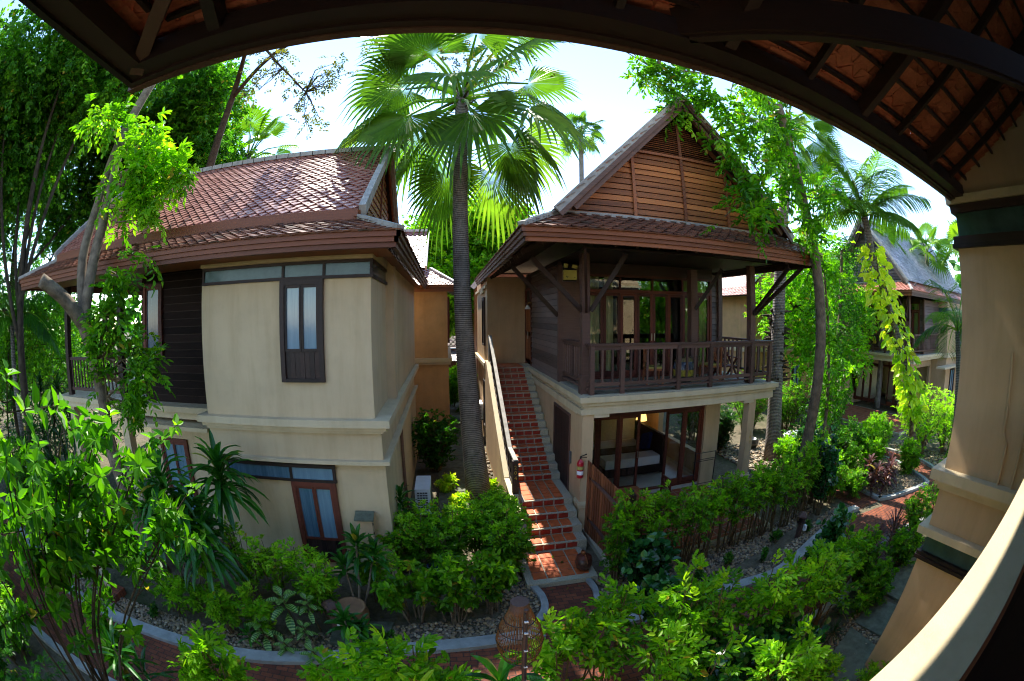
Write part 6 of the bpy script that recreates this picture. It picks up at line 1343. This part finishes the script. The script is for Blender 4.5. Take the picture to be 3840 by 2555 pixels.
# striped leaf plants
def zebra(x, y, z, s, seed, lb):
    global NR; NR = np.random.default_rng(seed); T = thing('striped_leaf_plant', lb, 'plant', (x, y, 0)); mb = MB()
    part('stem', M['twig'], T, lambda m: m.tube([(x+.05, y+.1, 0), (x, y, z)], .012, 5))
    for j in range(11):
        az = 2.4*j; el = .75-.1*j; d = nz(np.array([cos(az)*cos(el), sin(az)*cos(el), sin(el)])); L = .19*s*(.75+.05*j); W = .085*s; S = nz(np.cross(d, [0, 0, 1.])); Nn = np.cross(S, d); p = np.array([x, y, z-.02*j*s]); n = 15; Vv = []; F = []; A = []; X = []
        for i in range(n+1):
            t = i/n; ww = W*sin(pi*min(1, t*.93+.04))**.8; c = p+d*L*t-Nn*L*.28*t*t; u = d*L*.16
            Vv += [c-S*ww/2+Nn*ww*.14+u*(1-t), c, c+S*ww/2+Nn*ww*.14+u*(1-t)]
        for i in range(n):
            q = 3*i; F += [(q, q+1, q+4, q+3), (q+1, q+2, q+5, q+4)]; X += [.6 if i % 2 else 0]*2; A += [.5]*2
        mb.blk(Vv, F, np.array(A), np.array(X))
    mb.build('foliage', M['lf_zebra'], T)
for i, (x, y, z, s, lb) in enumerate([(-2.75, 5.1, .88, 1.7, 'largest striped leaf plant in front of the ground floor casement'), (-2.38, 5.2, .80, 1.1, 'small striped leaf plant right of the largest one'), (-3.15, 4.75, .52, 1.5, 'striped leaf plant low and left, above the pebbles'), (-2.75, 4.6, .28, 1.1, 'little striped leaf plant by the pebbles, second from the garden lamp'), (-2.25, 4.5, .28, 1.2, 'striped leaf plant on the pebbles next to the garden lamp'), (-2.45, 4.9, .45, 1., 'striped leaf plant shaded beneath the two upper ones')]): zebra(x, y, z, s, 230+i, lb)
dracaena('strap_plant', 'low dark rosette on the pebble edge of the shaded bed', -3.4, 4.7, [(-3.4, 4.65, .3, .6)], M['lf_drac'], 240, n=26, l=.3, w=.045, droop=.5)
# ---- large leaved foreground bush at the left
def bigbush(name, label, x, y, tips, leafm, seed, l, w, nw=1, barkm='bark_dark', k=7):
    global NR; NR = np.random.default_rng(seed); T = thing(name, label, 'shrub', (x, y, 0)); st = MB(); lf = MB(); P = []; D = []
    for (a, b, z) in tips:
        p0 = Vector((x+NR.normal(0, .12), y+NR.normal(0, .12), 0)); p1 = Vector((x+(a-x)*.35, y+(b-y)*.3, z*.55)); p2 = Vector((a, b, z)); pts = smooth3([p0, p1, p2], 5); st.tube(pts, [.022-.016*i/(len(pts)-1) for i in range(len(pts))], 6)
        for j in range(nw):
            t = NR.uniform(.68, 1); i = min(int(t*(len(pts)-1)), len(pts)-2); c = pts[i]; d = Vector((NR.normal(0, 1), NR.normal(0, 1), NR.uniform(.1, .8))).normalized(); e = c+d*NR.uniform(.2, .6); st.tube([c, e], [.007, .003], 4)
            for s_ in (.4, .7, 1.): P.append(tuple(c.lerp(e, s_))); D.append(tuple(d))
        P.append(tuple(p2)); D.append((NR.normal(0, .2), NR.normal(0, .2), 1))
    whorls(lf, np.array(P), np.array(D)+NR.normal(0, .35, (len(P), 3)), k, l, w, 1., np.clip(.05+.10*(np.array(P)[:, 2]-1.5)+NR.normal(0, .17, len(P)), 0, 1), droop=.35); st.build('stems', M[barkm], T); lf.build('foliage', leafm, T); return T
R0 = random.Random(9)
tips = [(-3.55, 2.54, 4.35), (-3.2, 2.9, 4.25), (-2.95, 3.28, 3.95), (-3.6, 2.1, 4.1), (-3.4, 1.8, 3.9), (-3.4, 2.4, 3.9), (-3.1, 2.85, 3.7), (-2.9, 3.4, 3.1), (-3.35, 2.5, 3.2), (-3.5, 2.0, 3.5), (-3.2, 2.6, 4.05), (-3.7, 2.3, 3.7), (-2.75, 3.6, 3.35)]
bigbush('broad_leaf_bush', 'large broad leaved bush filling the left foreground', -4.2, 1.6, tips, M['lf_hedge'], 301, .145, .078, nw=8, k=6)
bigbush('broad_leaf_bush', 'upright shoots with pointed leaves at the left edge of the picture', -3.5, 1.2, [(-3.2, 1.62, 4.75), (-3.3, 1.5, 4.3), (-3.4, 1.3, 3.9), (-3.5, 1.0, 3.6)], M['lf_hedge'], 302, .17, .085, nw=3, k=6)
for i, (x, y, h, r_) in enumerate([(-4.9, 1.2, 1.5, .6), (-4.2, .9, 1.5, .6), (-3.6, .7, 1.3, .6)]): shrub('low_shrub', 'dense small leaved shrub below the large bush in the lower left corner', x, y, h, r_, 22, M['lf_mid'], 'pinnate', 310+i, per=9, low=.1, l=.06, w=.032, flat=1., group='small leaved shrubs in the lower left corner')
shrub('flower_sapling', 'sapling with a few yellow tinged leaves beside the path in the lower left', -4.6, 2.6, 1.9, .3, 4, M['lf_hedge'], 'whorl', 320, per=4, low=.5, l=.2, w=.1, k=5, barkm='bark_dark')
# ---- right hand side planting
for (x, y, h, r_, s, mt, lb) in [(16.9, 7.2, 2.6, 1.5, 331, 'lf_bright', 'brilliant sunlit yellow green bush at the foot of the vine covered palm'), (18.0, 6.0, 2.4, 1.3, 332, 'lf_bright', 'brilliant sunlit bush between the vine covered palm and the near tan bay'), (15.2, 8.6, 1.5, .7, 333, 'lf_hedge', 'green bush on the left of the sunlit bushes'),
        (11.2, 9.3, 1.6, .7, 334, 'lf_mid', 'grey green fine shrub right of the ringed palm foot'), (10.2, 8.9, 1.4, .7, 335, 'lf_hedge', 'bright shrub in front of the ringed palm foot'), (12.3, 8.3, 1.7, .7, 336, 'lf_mid', 'mid green shrub behind the red leaved plants'), (13.6, 7.9, 1.6, .6, 337, 'lf_hedge', 'green shrub with red flower spikes on the island bed'),
        (12.8, 14.5, 2.6, 1.2, 338, 'lf_hedge', 'tall green hedge bush right of the ringed palm'), (14.5, 13.5, 2.6, 1.2, 339, 'lf_hedge', 'tall green hedge bush behind the garden table'), (16.3, 12.2, 2.2, .9, 340, 'lf_hedge', 'green bush left of the sunlit far terrace'), (9.8, 14.5, 2.3, 1., 341, 'lf_mid', 'shaded bush seen behind the slender tan pillar'), (14.3, 6.3, 1.1, .4, 342, 'lf_hedge', 'small bush on the right tip of the island bed'), (9.9, 12.8, 1.6, .6, 343, 'lf_dark', 'dark leafy plant by the wide pot')]:
    shrub('garden_bush', lb, x, y, h, r_, 34, M[mt], 'pinnate', s, per=10, low=.1, l=.08, w=.045, R=.2, flat=1., bright=.35 if mt == 'lf_bright' else .1)
for (x, y, s, lb) in [(11.6, 6.3, 351, 'dark red leaved plant at the left of the island bed'), (12.2, 6.1, 352, 'dark red leaved plant in the middle of the island bed'), (12.7, 6.4, 353, 'pinkish red leaved plant at the right of the island bed'), (12.0, 6.9, 354, 'red leaved plant behind the others on the island bed')]:
    dracaena('red_cordyline', lb, x, y, [(x, y, .75, .8), (x+.2, y+.1, .55, .7), (x-.2, y, .5, .6)], M['lf_red'], s, n=22, l=.5, w=.11, droop=.8)
for i, (x, y) in enumerate([(8.3, 4.0), (8.9, 3.8), (9.4, 4.1), (7.7, 3.8)]): dracaena('bronze_grass', 'bronze sword leaved clump beside the path right of the yellow green shrubs', x, y, [(x, y, .5, 1.), (x+.2, y+.1, .35, .8)], M['lf_red'], 360+i, n=30, l=.7, w=.035, droop=.5, group='bronze sword leaved clumps')
for i, (x, y, h, r_) in enumerate([(7.2, 3.6, 1.3, .4), (9.9, 3.6, 1.3, .5), (10.8, 3.4, 1.5, .5), (11.8, 3.6, 1.7, .5), (8.6, 3.3, .9, .4), (7.0, 2.95, .8, .35), (12.8, 3.9, 1.6, .5)]): shrub('path_shrub', 'green shrub along the near side of the path towards the tan bay', x, y, h, r_, 16, M['lf_hedge'], 'pinnate', 370+i, per=8, low=.1, l=.07, w=.04, flat=1., group='shrubs beside the path near the tan bay')
dracaena('bird_nest_fern', 'bright broad leaved fern at the bottom right below the cream parapet', 3.6, 1.15, [(3.55, 1.1, .9, 1.), (2.6, 1.3, 1.3, .7)], M['lf_bright'], 380, n=16, l=.5, w=.12, droop=.6)
for i, (x, y) in enumerate([(4.3, 1.6), (5.0, 1.3), (4.6, 2.2), (6.6, 2.9)]): shrub('fern', 'small light green fern beside the stone slabs under the parapet', x, y, .55, .35, 8, M['lf_bright'], 'pinnate', 385+i, per=5, low=.1, l=.07, w=.03, group='ferns by the stone slabs')
for i, (x, y) in enumerate([(6.2, 3.2), (6.8, 3.1), (5.6, 2.8), (7.5, 3.1)]): dracaena('mondo_grass', 'dark narrow leaved grass clump by the stone slabs', x, y, [(x, y, .15, 1.)], M['lf_dark'], 390+i, n=60, l=.38, w=.014, droop=1., group='dark grass clumps by the stone slabs')
for i, (x, y) in enumerate([(4.4, 5.7), (5.3, 5.9), (6.1, 5.6), (6.9, 6.1), (7.9, 6.0), (-5.6, 4.6), (-1.2, 5.1), (2.9, 5.6)]): shrub('weed', 'small seedling coming up through the pebbles', x, y, .35, .16, 4, M['lf_mid'], 'whorl', 420+i, per=4, low=.2, l=.08, w=.04, k=4, group='seedlings in the pebble beds')
for i, (x, y, h, r_) in enumerate([(10.6, 7.6, 1.3, .5), (11.3, 7.4, 1.5, .55), (9.9, 6.9, 1.3, .45), (12.6, 7.2, 1.4, .5), (10.7, 6.6, .9, .4)]): shrub('island_shrub', 'loose green shrub between the terrace row and the island bed', x, y, h, r_, 14, M['lf_hedge'], 'pinnate', 430+i, per=7, low=.25, l=.085, w=.045, flat=1., bright=.08, group='loose shrubs by the island bed')
# fallen leaves on the ground and stairs
NR = np.random.default_rng(400); mb = MB(); n = 420; P = np.stack([NR.uniform(-9, 10, n), NR.uniform(1.5, 7.5, n), np.full(n, .03)], 1); leafblk(mb, P, NR.normal(0, 1, (n, 3))*[1, 1, .1], np.tile([0, 0, 1.], (n, 1)), NR.uniform(.04, .08, n), .035); o = mb.build('fallen_leaves', M['lf_brown'], None, kind='stuff'); o['label'] = 'dry fallen leaves scattered on path and soil'
for i, (x, y, lb) in enumerate([(1.95, 7.35, 'yellow green fallen leaf near the back of the lowest stair slab'), (2.08, 7.1, 'brownish fallen leaf in the middle of the lowest stair slab')]):
    mb = MB(); leafblk(mb, np.array([[x, y, .15]]), np.array([[.4, .8, .1]]), np.array([[0, .2, 1.]]), .13, .05); single(mb, 'fallen_leaf', M['lf_bright' if i == 0 else 'lf_brown'], lb, 'leaf', (x, y, .14))
